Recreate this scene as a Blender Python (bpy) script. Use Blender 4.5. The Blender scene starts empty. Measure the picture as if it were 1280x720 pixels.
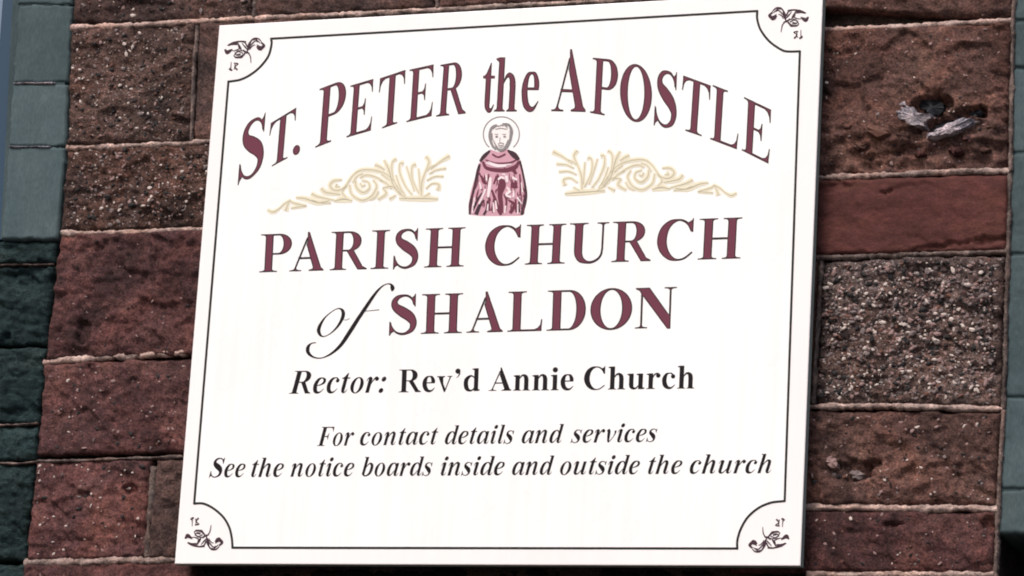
import bpy, bmesh, math, random
import numpy as np
from mathutils import Vector, Matrix, Euler, noise
from mathutils.geometry import delaunay_2d_cdt
R = math.radians
S = bpy.context.scene
COL = S.collection

# ------------------------------------------------------------------ camera
CAM_LOC = (1.614707258731707, -4.284689474649465, 1.5033532823577505)
CAM_ROT = (1.8067613354058312, -0.059112213573432326, 0.34428150558450044)
LENS = 119.38055733065134
cd = bpy.data.cameras.new('camera'); cam = bpy.data.objects.new('camera', cd); COL.objects.link(cam)
cam.location = CAM_LOC; cam.rotation_euler = CAM_ROT
cd.lens = LENS; cd.sensor_width = 36; cd.clip_start = 0.05; cd.clip_end = 500
S.camera = cam
S.render.resolution_x = 1024; S.render.resolution_y = 576
S.cycles.filter_width = 1.9

# ------------------------------------------------------------------ light
SUN_EL, SUN_AZ = 50.0, -20.0      # azimuth measured from the wall's outward normal, negative = left
w = bpy.data.worlds.new('World'); S.world = w; w.use_nodes = True
nt = w.node_tree; bg = nt.nodes['Background']; sky = nt.nodes.new('ShaderNodeTexSky')
sky.sky_type = 'NISHITA'; sky.sun_disc = False
sky.sun_elevation = R(SUN_EL); sky.sun_rotation = R(180 - SUN_AZ)
sky.dust_density = 4.0; sky.air_density = 1.0; sky.ozone_density = 0.6
nt.links.new(sky.outputs[0], bg.inputs[0]); bg.inputs[1].default_value = 0.12
sl = bpy.data.lights.new('sun', 'SUN'); sun = bpy.data.objects.new('sun', sl); COL.objects.link(sun)
sl.energy = 1.5; sl.angle = R(20); sl.color = (1.0, 0.93, 0.90)
dv = Vector((math.sin(R(SUN_AZ)) * math.cos(R(SUN_EL)), -math.cos(R(SUN_AZ)) * math.cos(R(SUN_EL)), math.sin(R(SUN_EL))))
sun.rotation_euler = dv.to_track_quat('Z', 'Y').to_euler()
S.view_settings.view_transform = 'Standard'; S.view_settings.look = 'None'
S.view_settings.exposure = 0.60; S.view_settings.gamma = 1.0

# ------------------------------------------------------------------ surveying: where a sight line meets a plane of the wall
CM = Euler(CAM_ROT, 'XYZ').to_matrix(); CL = Vector(CAM_LOC); FPX = LENS / 36 * 1280
def at(px, py, d=0.0):
    """point on the vertical plane standing d metres in front of the wall face (y = -d)"""
    v = CM @ Vector(((px - 640) / FPX, -(py - 360) / FPX, -1))
    k = (-d - CL.y) / v.y
    return CL + v * k
def xz(px, py, d=0.0):
    p = at(px, py, d); return (p.x, p.z)

# ------------------------------------------------------------------ materials
def mat(name, col, rough=0.8, spec=0.3):
    m = bpy.data.materials.new(name); m.use_nodes = True
    b = m.node_tree.nodes['Principled BSDF']
    b.inputs['Base Color'].default_value = (*col, 1); b.inputs['Roughness'].default_value = rough
    b.inputs['Specular IOR Level'].default_value = spec
    return m
def ramp(nt, src, stops):
    r = nt.nodes.new('ShaderNodeValToRGB'); e = r.color_ramp.elements
    while len(e) < len(stops): e.new(0.5)
    for i, (p, c) in enumerate(stops):
        e[i].position = p; e[i].color = (*c, 1) if len(c) == 3 else c
    nt.links.new(src, r.inputs[0]); return r
def noise_node(nt, vec, scale, detail=6, rough=0.6, dist=0.0):
    n = nt.nodes.new('ShaderNodeTexNoise'); n.inputs['Scale'].default_value = scale
    n.inputs['Detail'].default_value = detail; n.inputs['Roughness'].default_value = rough
    n.inputs['Distortion'].default_value = dist
    nt.links.new(vec, n.inputs['Vector']); return n
def mixc(nt, fac, a, b, mode='MIX'):
    m = nt.nodes.new('ShaderNodeMix'); m.data_type = 'RGBA'; m.blend_type = mode
    for s, v in ((m.inputs[0], fac), (m.inputs[6], a), (m.inputs[7], b)):
        if hasattr(v, 'is_output') or isinstance(v, bpy.types.NodeSocket): nt.links.new(v, s)
        elif isinstance(v, (int, float)): s.default_value = v
        else: s.default_value = (*v, 1)
    return m.outputs[2]
def stone_mat(name, dark, mid, light, speck=(0.3, 0.24, 0.22), speck_amt=0.0, bump=0.5, coarse=9, rough=0.85, fine=90, streak=1.0, contrast=0.7):
    m = bpy.data.materials.new(name); m.use_nodes = True; nt = m.node_tree; L = nt.links
    b = nt.nodes['Principled BSDF']; b.inputs['Roughness'].default_value = rough; b.inputs['Specular IOR Level'].default_value = 0.12
    g = nt.nodes.new('ShaderNodeNewGeometry'); oi = nt.nodes.new('ShaderNodeObjectInfo')
    mp = nt.nodes.new('ShaderNodeMapping'); mp.inputs['Scale'].default_value = (1, 1, streak)
    off = nt.nodes.new('ShaderNodeVectorMath'); off.operation = 'MULTIPLY_ADD'
    cb = nt.nodes.new('ShaderNodeCombineXYZ')
    for i in range(3): L.new(oi.outputs['Random'], cb.inputs[i])
    L.new(cb.outputs[0], off.inputs[0]); off.inputs[1].default_value = (37, 11, 53); L.new(g.outputs['Position'], off.inputs[2])
    L.new(off.outputs[0], mp.inputs['Vector']); P = mp.outputs[0]
    n1 = noise_node(nt, P, coarse, 8, 0.65, 0.6); n2 = noise_node(nt, P, fine, 6, 0.7); n3 = noise_node(nt, P, 330, 3, 0.6)
    r1 = ramp(nt, n1.outputs[0], [(0.3, dark), (0.5, mid), (0.72, light)])
    c = mixc(nt, contrast, r1.outputs[0], ramp(nt, n2.outputs[0], [(0.33, (0.28, 0.28, 0.30)), (0.46, (0.8, 0.8, 0.8)), (0.55, (1.0, 0.98, 0.96)), (0.68, (1.9, 1.75, 1.7))]).outputs[0], 'MULTIPLY')
    c = mixc(nt, min(0.62, contrast), c, ramp(nt, n3.outputs[0], [(0.36, (0.35, 0.35, 0.37)), (0.5, (0.95, 0.95, 0.95)), (0.64, (1.7, 1.65, 1.6))]).outputs[0], 'MULTIPLY')
    nb = noise_node(nt, P, 5.5, 4, 0.6, 1.2); nd = noise_node(nt, P, 14, 5, 0.6, 0.8)
    c = mixc(nt, min(0.75, contrast), c, ramp(nt, nb.outputs[0], [(0.36, (0.74, 0.80, 0.80)), (0.5, (1.0, 1.0, 1.0)), (0.64, (1.28, 1.10, 0.98))]).outputs[0], 'MULTIPLY')
    c = mixc(nt, min(0.6, contrast), c, ramp(nt, nd.outputs[0], [(0.38, (0.62, 0.66, 0.68)), (0.48, (1, 1, 1)), (0.66, (1.15, 1.05, 1.0)), ]).outputs[0], 'MULTIPLY')
    # per-stone brightness
    hs = nt.nodes.new('ShaderNodeHueSaturation'); mr = nt.nodes.new('ShaderNodeMapRange')
    mr.inputs[3].default_value = 0.82; mr.inputs[4].default_value = 1.18
    L.new(oi.outputs['Random'], mr.inputs[0]); L.new(mr.outputs[0], hs.inputs['Value']); L.new(c, hs.inputs['Color']); c = hs.outputs[0]
    if speck_amt > 0:
        v = nt.nodes.new('ShaderNodeTexVoronoi'); v.inputs['Scale'].default_value = 230; L.new(P, v.inputs['Vector'])
        rs = ramp(nt, v.outputs['Distance'], [(0.18, (1, 1, 1)), (0.34, (0, 0, 0))])
        cl = ramp(nt, v.outputs['Color'], [(1 - speck_amt, (0, 0, 0)), (1 - speck_amt + 0.03, (1, 1, 1))])
        mm = nt.nodes.new('ShaderNodeMath'); mm.operation = 'MULTIPLY'
        L.new(rs.outputs[0], mm.inputs[0]); L.new(cl.outputs[0], mm.inputs[1])
        c = mixc(nt, mm.outputs[0], c, speck)
    L.new(c, b.inputs['Base Color'])
    ad = nt.nodes.new('ShaderNodeMath'); ad.operation = 'ADD'
    L.new(n2.outputs[0], ad.inputs[0]); L.new(n3.outputs[0], ad.inputs[1])
    bp = nt.nodes.new('ShaderNodeBump'); bp.inputs['Strength'].default_value = bump; bp.inputs['Distance'].default_value = 0.004
    L.new(ad.outputs[0], bp.inputs['Height']); L.new(bp.outputs[0], b.inputs['Normal'])
    return m
M = {}
M['breccia'] = stone_mat('breccia_stone', (0.0281, 0.0200, 0.0197), (0.0935, 0.0576, 0.0506), (0.1636, 0.0997, 0.0857), (0.30, 0.24, 0.22), 0.30, 1.0)
M['greybreccia'] = stone_mat('grey_conglomerate', (0.0260, 0.0192, 0.0201), (0.0806, 0.0576, 0.0543), (0.1430, 0.1056, 0.0991), (0.34, 0.29, 0.28), 0.40, 1.0)
M['red'] = stone_mat('red_sandstone', (0.0311, 0.0170, 0.0172), (0.0875, 0.0408, 0.0408), (0.1298, 0.0648, 0.0564), (0.3, 0.2, 0.2), 0.04, 0.5)
M['redsmooth'] = stone_mat('smooth_red_sandstone', (0.0528, 0.0201, 0.0181), (0.0793, 0.0293, 0.0262), (0.0968, 0.0395, 0.0313), bump=0.25, streak=2.0, contrast=0.3)
M['brown'] = stone_mat('brown_sandstone', (0.0401, 0.0222, 0.0204), (0.1005, 0.0539, 0.0462), (0.1487, 0.0836, 0.0666), (0.3, 0.22, 0.2), 0.10, 0.6)
M['darkstone'] = stone_mat('dark_sandstone', (0.0283, 0.0196, 0.0187), (0.0802, 0.0501, 0.0459), (0.1368, 0.0805, 0.0710), (0.25, 0.2, 0.19), 0.08, 0.6)
M['green'] = stone_mat('green_dressed_stone', (0.0455, 0.0674, 0.0748), (0.0616, 0.0905, 0.0991), (0.0777, 0.1080, 0.1149), bump=0.10, coarse=6, streak=0.4, contrast=0.15)
M['greendark'] = stone_mat('dark_green_stone', (0.0073, 0.0151, 0.0165), (0.0181, 0.0352, 0.0386), (0.0318, 0.0552, 0.0569), bump=0.6, coarse=10, streak=2.0)
M['mortar'] = stone_mat('pale_lime_mortar', (0.1529, 0.1104, 0.0966), (0.3614, 0.2622, 0.2346), (0.5561, 0.4278, 0.3863), bump=0.6, coarse=45, contrast=0.5)
M['mortardull'] = stone_mat('weathered_mortar', (0.0500, 0.0384, 0.0358), (0.1251, 0.0946, 0.0870), (0.2502, 0.1920, 0.1727), bump=0.6, coarse=45, contrast=0.5)
M['bed'] = stone_mat('dark_bedding_mortar', (0.02, 0.016, 0.015), (0.045, 0.035, 0.032), (0.08, 0.062, 0.055), bump=0.5, coarse=20)
M['peb0'] = mat('cream_pebble', (0.50, 0.42, 0.38), 0.6)
M['peb1'] = mat('pink_pebble', (0.25, 0.16, 0.15), 0.7)
M['peb2'] = mat('grey_pebble', (0.16, 0.125, 0.12), 0.7)
M['hole_chip'] = mat('dark_hole_chip', (0.012, 0.010, 0.011), 0.7)  # near-black chips paint the shade of small holes
M['peb4'] = mat('rust_pebble', (0.12, 0.055, 0.040), 0.7)
M['pale'] = stone_mat('pale_grey_limestone', (0.10, 0.10, 0.125), (0.34, 0.33, 0.38), (0.58, 0.54, 0.60), bump=0.6, coarse=40)
def mortar_two(name, dark, mid, light, seed):
    m = stone_mat(name, dark, mid, light, bump=0.7, coarse=30, contrast=0.45, fine=140); return m
M['undershade'] = stone_mat('shade_black_stone', (0.004, 0.004, 0.004), (0.010, 0.010, 0.010), (0.018, 0.015, 0.015))  # near-black colour stands for the board's shade on the course below
M['hollowshade'] = mat('hollow_shade_black', (0.010, 0.011, 0.016), 0.5)  # dark colour painting the shade inside the fractured stone's hollow
M['recess_shade'] = mat('recess_shade_black', (0.008, 0.007, 0.008), 0.9)
def board_mat():
    m = mat('white_gloss_board', (0.80, 0.79, 0.78), 0.28, 0.4); nt = m.node_tree; b = nt.nodes['Principled BSDF']
    g = nt.nodes.new('ShaderNodeNewGeometry'); n = noise_node(nt, g.outputs['Position'], 3.0, 4, 0.5)
    c = ramp(nt, n.outputs[0], [(0.3, (0.82, 0.775, 0.77)), (0.6, (0.82, 0.80, 0.79))])
    mp = nt.nodes.new('ShaderNodeMapping'); mp.inputs['Scale'].default_value = (60, 60, 1.2); nt.links.new(g.outputs['Position'], mp.inputs[0])
    n2 = noise_node(nt, mp.outputs[0], 1.0, 3, 0.5)
    c2 = mixc(nt, 0.25, c.outputs[0], ramp(nt, n2.outputs[0], [(0.4, (0.93, 0.93, 0.92)), (0.65, (1, 1, 1))]).outputs[0], 'MULTIPLY')
    nt.links.new(c2, b.inputs['Base Color']); return m
M['board'] = board_mat()
def panel_mat():
    m = mat('white_printed_panel', (0.85, 0.845, 0.825), 0.26, 0.4); nt = m.node_tree; b = nt.nodes['Principled BSDF']
    g = nt.nodes.new('ShaderNodeNewGeometry'); mp = nt.nodes.new('ShaderNodeMapping'); mp.inputs['Scale'].default_value = (70, 70, 1.6); nt.links.new(g.outputs['Position'], mp.inputs[0])
    st_ = noise_node(nt, mp.outputs[0], 1.0, 4, 0.6); bl = noise_node(nt, g.outputs['Position'], 5.0, 4, 0.6)
    c = mixc(nt, 0.35, (0.845, 0.84, 0.835), ramp(nt, st_.outputs[0], [(0.40, (0.91, 0.905, 0.90)), (0.6, (1, 1, 1))]).outputs[0], 'MULTIPLY')
    c = mixc(nt, 0.7, c, ramp(nt, bl.outputs[0], [(0.35, (0.965, 0.95, 0.95)), (0.65, (1, 1, 1))]).outputs[0], 'MULTIPLY')
    nt.links.new(c, b.inputs['Base Color'])
    rr = ramp(nt, bl.outputs[0], [(0.3, (0.22, 0.22, 0.22)), (0.7, (0.42, 0.42, 0.42))]); nt.links.new(rr.outputs[0], b.inputs['Roughness'])
    return m
M['panel'] = panel_mat()
M['edge'] = mat('grey_green_board_edge', (0.26, 0.30, 0.27), 0.6)
M['maroon'] = mat('maroon_vinyl', (0.138, 0.036, 0.060), 0.5, 0.12)
M['ink'] = mat('dark_print', (0.022, 0.018, 0.020), 0.5, 0.12)
M['black'] = mat('black_print', (0.009, 0.006, 0.008), 0.5, 0.12)
M['line'] = mat('charcoal_line_print', (0.018, 0.020, 0.020), 0.5, 0.12)
M['goldpale'] = mat('pale_gold_print', (0.70, 0.65, 0.49), 0.45)
M['cream'] = mat('cream_print', (0.79, 0.755, 0.62), 0.45)
M['gold'] = mat('gold_print', (0.42, 0.38, 0.28), 0.45)
M['orn'] = mat('plum_print', (0.050, 0.026, 0.036), 0.5, 0.12)
M['pink'] = mat('pink_print', (0.56, 0.31, 0.37), 0.5, 0.12)
M['skin'] = mat('pale_skin_print', (0.80, 0.74, 0.72), 0.45)
M['blush'] = mat('pale_pink_print', (0.78, 0.66, 0.68), 0.45)
M['halo'] = mat('soft_grey_print', (0.22, 0.20, 0.20), 0.45)
M['blueframe'] = mat('blue_painted_frame', (0.012, 0.042, 0.080), 0.5)
M['steel'] = mat('stainless_stud', (0.4, 0.4, 0.4), 0.4)
def glass_mat():
    m = mat('window_glass', (0.10, 0.16, 0.24), 0.08, 0.8); return m
M['glass'] = glass_mat()
def ground_mat():
    return stone_mat('worn_paving', (0.05, 0.048, 0.045), (0.09, 0.085, 0.08), (0.14, 0.13, 0.12), bump=0.4, coarse=3)
M['ground'] = ground_mat()

# ------------------------------------------------------------------ object helpers
def tag(o, label=None, cat=None, group=None, kind=None):
    if label: o['label'] = label
    if cat: o['category'] = cat
    if group: o['group'] = group
    if cat and not kind: kind = 'thing'
    if kind: o['kind'] = kind
    return o
def empty(name, loc, label, cat, group=None):
    o = bpy.data.objects.new(name, None); COL.objects.link(o); o.location = loc; o.empty_display_size = 0.1
    return tag(o, label, cat, group)
def mesh_obj(name, verts, faces, mats, parent=None, idx=None, smooth=False, label=None):
    me = bpy.data.meshes.new(name)
    base = Vector(parent['_w']) if parent is not None and '_w' in parent else Vector((0, 0, 0))
    me.from_pydata([tuple(Vector(v) - base) for v in verts], [], faces)
    for m in (mats if isinstance(mats, (list, tuple)) else [mats]): me.materials.append(m)
    if idx is not None: me.polygons.foreach_set('material_index', idx)
    if smooth: me.polygons.foreach_set('use_smooth', [True] * len(me.polygons))
    me.update()
    o = bpy.data.objects.new(name, me); COL.objects.link(o)
    if parent is not None: o.parent = parent
    if label: o['label'] = label
    return o
def thing(name, loc, label, cat, group=None):
    o = empty(name, loc, label, cat, group); o['_w'] = tuple(loc); return o
def sub(o, parent):
    o['_w'] = tuple(parent['_w']); return o
def box_vf(x0, x1, y0, y1, z0, z1):
    v = [(x0, y0, z0), (x1, y0, z0), (x1, y1, z0), (x0, y1, z0), (x0, y0, z1), (x1, y0, z1), (x1, y1, z1), (x0, y1, z1)]
    f = [(0, 3, 2, 1), (4, 5, 6, 7), (0, 1, 5, 4), (1, 2, 6, 5), (2, 3, 7, 6), (3, 0, 4, 7)]
    return v, f
def sstep(t): t = min(1.0, max(0.0, t)); return t * t * (3 - 2 * t)
def nz(x, y, z=0.0): return noise.noise(Vector((x, y, z)))
def frac(x, y, s, o=4): return noise.fractal(Vector((x, y, s)), 0.9, 2.1, o)

# ------------------------------------------------------------------ rough faced stone from its four face corners (x,z): TL TR BR BL
def stone(parent, q, m, seed, face=0.003, amp=0.0055, res=0.0028, back=-0.06, dips=(), label=None, edge=0.0035, rough=1.0, name='stone', facet=1.0, ledge=None):
    q = [Vector(p) for p in q]
    W_ = max((q[1] - q[0]).length, (q[2] - q[3]).length); H_ = max((q[3] - q[0]).length, (q[2] - q[1]).length)
    nu = max(4, min(170, int(W_ / res))); nv = max(4, min(170, int(H_ / res)))
    V = []; F = []
    hts = np.zeros((nv + 1, nu + 1)); pos = []
    for j in range(nv + 1):
        b = j / nv
        for i in range(nu + 1):
            a = i / nu
            p = (q[0] * (1 - a) + q[1] * a) * (1 - b) + (q[3] * (1 - a) + q[2] * a) * b
            ex = min(a, 1 - a) * W_; ez = min(b, 1 - b) * H_; e = min(ex, ez)
            # wavering arris
            jx = nz(p.x * 45, p.y * 45, seed) * 0.0022 + nz(p.x * 160, p.y * 160, seed) * 0.0003
            jz = nz(p.x * 45, p.y * 45, seed + 9) * 0.0022 + nz(p.x * 160, p.y * 160, seed + 7) * 0.0003
            k = 1 - sstep(e / 0.02) * 0.6
            h = amp * (0.65 * frac(p.x * 11, p.y * 14, seed * 3.1, 3) + rough * (0.42 * frac(p.x * 60, p.y * 75, seed * 1.7, 4)))
            h += rough * 0.0012 * nz(p.x * 330, p.y * 330, seed)
            h += 0.30 * amp * (sstep(e / 0.03) - 0.5)
            if facet and res < 0.006:
                for sc_, am in ((24, 0.12), (75, 0.06)):
                    _, pp = noise.voronoi(Vector((p.x * sc_ * 0.8 + seed * 3.7, p.y * sc_ * 1.3, seed)))
                    q0 = pp[0]; hx = noise.cell(q0 * 7.31) - 0.5; hy = noise.cell(q0 * 5.17 + Vector((3, 1, 2))) - 0.5; h0 = noise.cell(q0 * 9.7) - 0.5
                    dx_ = p.x * sc_ * 0.8 + seed * 3.7 - q0.x; dy_ = p.y * sc_ * 1.3 - q0.y
                    h += facet * amp * am * 4 * (hx * dx_ + hy * dy_ + 0.5 * h0)
            if ledge:
                yl = ledge[1] + (p.x - ledge[0]) * ledge[2] + 0.006 * nz(p.x * 40, 1.3, 2) + 0.003 * nz(p.x * 130, 4.1, 2)
                h -= 0.009 * sstep((yl - p.y) / 0.004) * (0.7 + 1.1 * nz(p.x * 45, p.y * 60, 31))
            for (dx, dz, rx, rz, dd) in dips:
                wx = 0.007 * nz(p.x * 60, p.y * 90, 3) + 0.0035 * nz(p.x * 190, p.y * 190, 8); wz = 0.006 * nz(p.x * 50, p.y * 90, 13) + 0.003 * nz(p.x * 190, p.y * 190, 18)
                t = ((p.x + wx - dx) / rx) ** 2 + ((p.y + wz - dz - (p.x - dx) * 0.12) / rz) ** 2
                if t < 1: h -= dd * sstep((1 - t) * (2.6 + 1.8 * nz(p.x * 70, p.y * 70, 5)))
            ed = 1 - sstep((e + 0.002 * nz(p.x * 90, p.y * 90, seed + 3)) / edge)
            h -= ed * 0.0055
            V.append((p.x + jx * k, -(face + h), p.y + jz * k)); hts[j, i] = face + h
    n = nu + 1
    for j in range(nv):
        for i in range(nu):
            F.append((j * n + i, (j + 1) * n + i, (j + 1) * n + i + 1, j * n + i + 1))
    ring = [i for i in range(n)] + [j * n + nu for j in range(1, nv + 1)] + [nv * n + i for i in range(nu - 1, -1, -1)] + [j * n for j in range(nv - 1, 0, -1)]
    b0 = len(V)
    for r in ring: V.append((V[r][0], -back, V[r][2]))
    for k in range(len(ring)):
        k2 = (k + 1) % len(ring)
        F.append((ring[k], ring[k2], b0 + k2, b0 + k))
    F.append(tuple(b0 + k for k in range(len(ring))))
    o = mesh_obj(name, V, F, m, parent, smooth=True, label=label)
    o['_w'] = tuple(parent['_w'])
    o.data.polygons[-1].use_smooth = False
    def surf(a, b):
        i = int(a * nu); j = int(b * nv); return Vector(V[j * n + i])
    return o, surf
ICO_V, ICO_F = [], []
def _ico():
    t = (1 + 5 ** .5) / 2
    vs = [(-1, t, 0), (1, t, 0), (-1, -t, 0), (1, -t, 0), (0, -1, t), (0, 1, t), (0, -1, -t), (0, 1, -t), (t, 0, -1), (t, 0, 1), (-t, 0, -1), (-t, 0, 1)]
    fs = [(0, 11, 5), (0, 5, 1), (0, 1, 7), (0, 7, 10), (0, 10, 11), (1, 5, 9), (5, 11, 4), (11, 10, 2), (10, 7, 6), (7, 1, 8), (3, 9, 4), (3, 4, 2), (3, 2, 6), (3, 6, 8), (3, 8, 9), (4, 9, 5), (2, 4, 11), (6, 2, 10), (8, 6, 7), (9, 8, 1)]
    l = (1 + t * t) ** .5
    ICO_V.extend([Vector(v) / l for v in vs]); ICO_F.extend(fs)
_ico()
PEBM = [M['peb0'], M['peb1'], M['peb2'], M['hole_chip'], M['peb4']]
def pebbles(parent, surf, n, seed, smin=0.0011, smax=0.0036, wts=(0.16, 0.26, 0.22, 0.24, 0.12), zone=None):  # pebbles, mixed with near-black chips that paint the shade of small holes
    rnd = random.Random(seed); V = []; F = []; I = []
    for _ in range(n):
        if zone: a = rnd.uniform(zone[0], zone[2]); b = rnd.uniform(zone[1], zone[3])
        else: a = rnd.uniform(0.03, 0.97); b = rnd.uniform(0.04, 0.96)
        c = surf(a, b); s = smin + (smax - smin) * rnd.random() ** 1.9
        k = rnd.choices(range(5), wts)[0]
        if k == 0: s *= 0.95
        if k == 3: s *= 1.15
        sx, sy, sz = s * rnd.uniform(0.8, 1.7), s * 0.55, s * rnd.uniform(0.55, 1.0)
        th = rnd.gauss(0, 0.7); ct, st_ = math.cos(th), math.sin(th); b0 = len(V)
        for v in ICO_V:
            r = rnd.uniform(0.7, 1.2); x, y, z = v.x * sx * r, v.y * sy * r, v.z * sz * r
            V.append((c.x + x * ct - z * st_, c.y - s * 0.1 + y, c.z + x * st_ + z * ct))
        for f in ICO_F: F.append(tuple(b0 + i for i in f)); I.append(k)
    o = mesh_obj('pebble_and_hole_chip', V, F, PEBM, parent, idx=I); o['kind'] = 'stuff'
    return o
def joint(parent, pts, wid, m, seed, d=0.002, bulge=0.0018, name='mortar_joint'):
    """ribbon of pointing along a px polyline [(x,y)], width in px, lying in the wall"""
    P = [Vector(xz(x, y, min(d, 0))) for x, y in pts]
    L_ = sum((P[i + 1] - P[i]).length for i in range(len(P) - 1)); n = max(6, int(L_ / 0.0022))
    V = []; F = []; acc = [0]
    for i in range(len(P) - 1): acc.append(acc[-1] + (P[i + 1] - P[i]).length)
    K = 4
    for s in range(n + 1):
        t = s / n * L_; i = 0
        while i < len(P) - 2 and acc[i + 1] < t: i += 1
        f = (t - acc[i]) / (acc[i + 1] - acc[i]); c = P[i].lerp(P[i + 1], f); dr = (P[i + 1] - P[i]).normalized(); nn = Vector((-dr.y, dr.x))
        wv = wid * 0.0019 * (1.0 + 0.6 * nz(t * 40, seed) + 0.5 * nz(t * 170, seed + 4))
        off = 0.0011 * nz(t * 25, seed + 2) + 0.0007 * nz(t * 120, seed + 5)
        wk = 1.0 - 0.9 * sstep((nz(t * 9, seed * 3.3) - 0.22) / 0.2)
        for k in range(K + 1):
            u = k / K * 2 - 1
            p = c + nn * (off + u * wv / 2)
            h = (0.0003 if d >= 0 else d) + 0.0016 * (1 - u * u) + 0.0016 * nz(t * 70, u, seed) + 0.0012 * nz(t * 25, u, seed + 6) + 0.0007 * nz(t * 300, u * 2, seed) - 0.002 * abs(u) ** 3 - 0.0012 * (1 - wk)
            V.append((p.x, -h, p.y))
        for u in (1, -1):
            p = c + nn * (off + u * wv / 2); V.append((p.x, -(min(d, 0) - 0.014), p.y))
    W1 = K + 3
    for s in range(n):
        for k in range(W1):
            a = s * W1 + k; b = s * W1 + (k + 1) % W1; F.append((a, b, b + W1, a + W1))
    F.append(tuple(range(W1))[::-1]); F.append(tuple(n * W1 + k for k in range(W1)))
    o = mesh_obj(name, V, F, m, parent, smooth=True)
    bm = bmesh.new(); bm.from_mesh(o.data); bmesh.ops.recalc_face_normals(bm, faces=bm.faces); bm.to_mesh(o.data); bm.free()
    return o

# ================================================================== GROUND
gv = [(-60, -60, 0), (60, -60, 0), (60, 60, 0), (-60, 60, 0)]
tag(mesh_obj('ground', gv, [(0, 1, 2, 3)], M['ground']), 'worn grey paving in front of the church wall', None, None, 'structure')

# ================================================================== PIER
XL = [(-200, 108), (0, 93), (33, 90), (183, 84), (290, 75), (450, 56), (574, 46), (700, 32), (720, 30), (900, 12)]
XR = [(-200, 1273), (0, 1267), (37, 1265), (218, 1261), (320, 1258), (508, 1253), (634, 1246), (720, 1243), (900, 1235)]
def lin(T, y):
    for (a, u), (b, v) in zip(T, T[1:]):
        if y <= b: return u + (v - u) * (y - a) / (b - a)
    return T[-1][1]
pier = thing('stone_pier', (0, 0, 0), 'red and brown rough stone wall with pale mortar joints behind the white church sign', 'wall')
def pq(x0, yA, x1, yB, yC, yD):     # TL(x0,yA) TR(x1,yB) BR BL given in photo pixels
    pass
def S4(tl, tr, br, bl, g=1.3): return [xz(tl[0] - g, tl[1] - g), xz(tr[0] + g, tr[1] - g), xz(br[0] + g, br[1] + g), xz(bl[0] - g, bl[1] + g)]
# --- left column, top to bottom
st = {}
def mk(key, tl, tr, br, bl, m, seed, label=None, **k):
    o, sf = stone(pier, S4(tl, tr, br, bl), M[m], seed, label=label, **k); st[key] = (o, sf); return o, sf
mk('A', (94, -118), (315, -128), (314, 21), (93, 30), 'darkstone', 1, amp=0.007, label='dark speckled stone at the top left')
mk('B', (321, -128), (545, -138), (542, 9), (320, 20), 'darkstone', 2, amp=0.005)
mk('C', (550, -138), (850, -152), (850, -6), (549, 9), 'brown', 3, amp=0.005)
mk('C2', (856, -152), (1271, -175), (1266, 24), (856, -2), 'brown', 31)
mk('D', (90, 36), (242, 30), (237, 176), (85, 181), 'breccia', 4, amp=0.007, rough=1.5, label='brown stone full of pale pebbles left of the sign top')
mk('E', (250, 30), (400, 24), (396, 172), (244, 176), 'darkstone', 5, amp=0.003, rough=0.5)
mk('F', (85, 187), (400, 176), (396, 280), (77, 288), 'breccia', 6, amp=0.007, rough=1.6, label='dark stone of packed grit and pebbles')
mk('G', (76, 294), (396, 284), (388, 438), (58, 448), 'red', 7, amp=0.008, res=0.0032, label='purplish red rough faced stone',
   dips=[(*xz(115, 312), 0.03, 0.008, 0.006), (*xz(104, 415), 0.014, 0.02, 0.009), (*xz(196, 335), 0.006, 0.03, 0.005)])
mk('H', (56, 456), (388, 443), (384, 561), (47, 568), 'red', 8, amp=0.006, label='reddish brown stone with a few pale pebbles')
mk('I', (46, 579), (187, 575), (180, 696), (33, 699), 'red', 9, amp=0.007,
   dips=[(*xz(165, 612), 0.012, 0.008, 0.008)])
mk('J', (196, 575), (420, 572), (416, 698), (186, 697), 'darkstone', 10)
mk('K', (31, 706), (241, 704), (234, 850), (22, 852), 'red', 11)
mk('L', (246, 708), (640, 710), (632, 850), (240, 850), 'undershade', 12, face=-0.02, label='stone under the sign, coloured near black for the shade there')  # the sign's shade is put into the colour of this stone and the next
mk('M', (646, 708), (998, 712), (990, 852), (638, 850), 'undershade', 13, face=-0.02)
# --- right column
mk('R1', (980, 42), (1262, 30), (1259, 212), (975, 221), 'brown', 21, amp=0.006, face=0.006, ledge=(*xz(1150, 160), 0.10), facet=1.3,
   dips=[(*xz(1163, 136), 0.036, 0.018, 0.022), (*xz(1216, 141), 0.026, 0.009, 0.020), (*xz(1182, 158), 0.042, 0.009, 0.016), (*xz(1120, 190), 0.05, 0.006, 0.008)],
   label='fractured brown stone with a dark hollow and pale broken faces')
mk('R2', (975, 228), (1260, 219), (1256, 312), (972, 319), 'redsmooth', 22, amp=0.0035, rough=0.7, facet=0.45, dips=[(*xz(1245, 300), 0.03, 0.006, 0.006), (*xz(1180, 308), 0.05, 0.004, 0.005), (*xz(1040, 235), 0.03, 0.008, 0.005), (*xz(1110, 240), 0.008, 0.004, 0.006)], label='smooth red sandstone block')
mk('R3', (1030, 327), (1254, 321), (1250, 506), (1020, 503), 'greybreccia', 23, amp=0.007, rough=1.9, label='coarse conglomerate block crowded with small pebbles')
mk('R3b', (930, 329), (1022, 327), (1013, 503), (922, 503), 'brown', 24, amp=0.003)
mk('R4', (925, 513), (1250, 517), (1244, 630), (918, 630), 'brown', 25, amp=0.008,
   dips=[(*xz(1062, 590), 0.03, 0.016, 0.008), (*xz(1090, 585), 0.012, 0.014, 0.012)])
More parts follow.
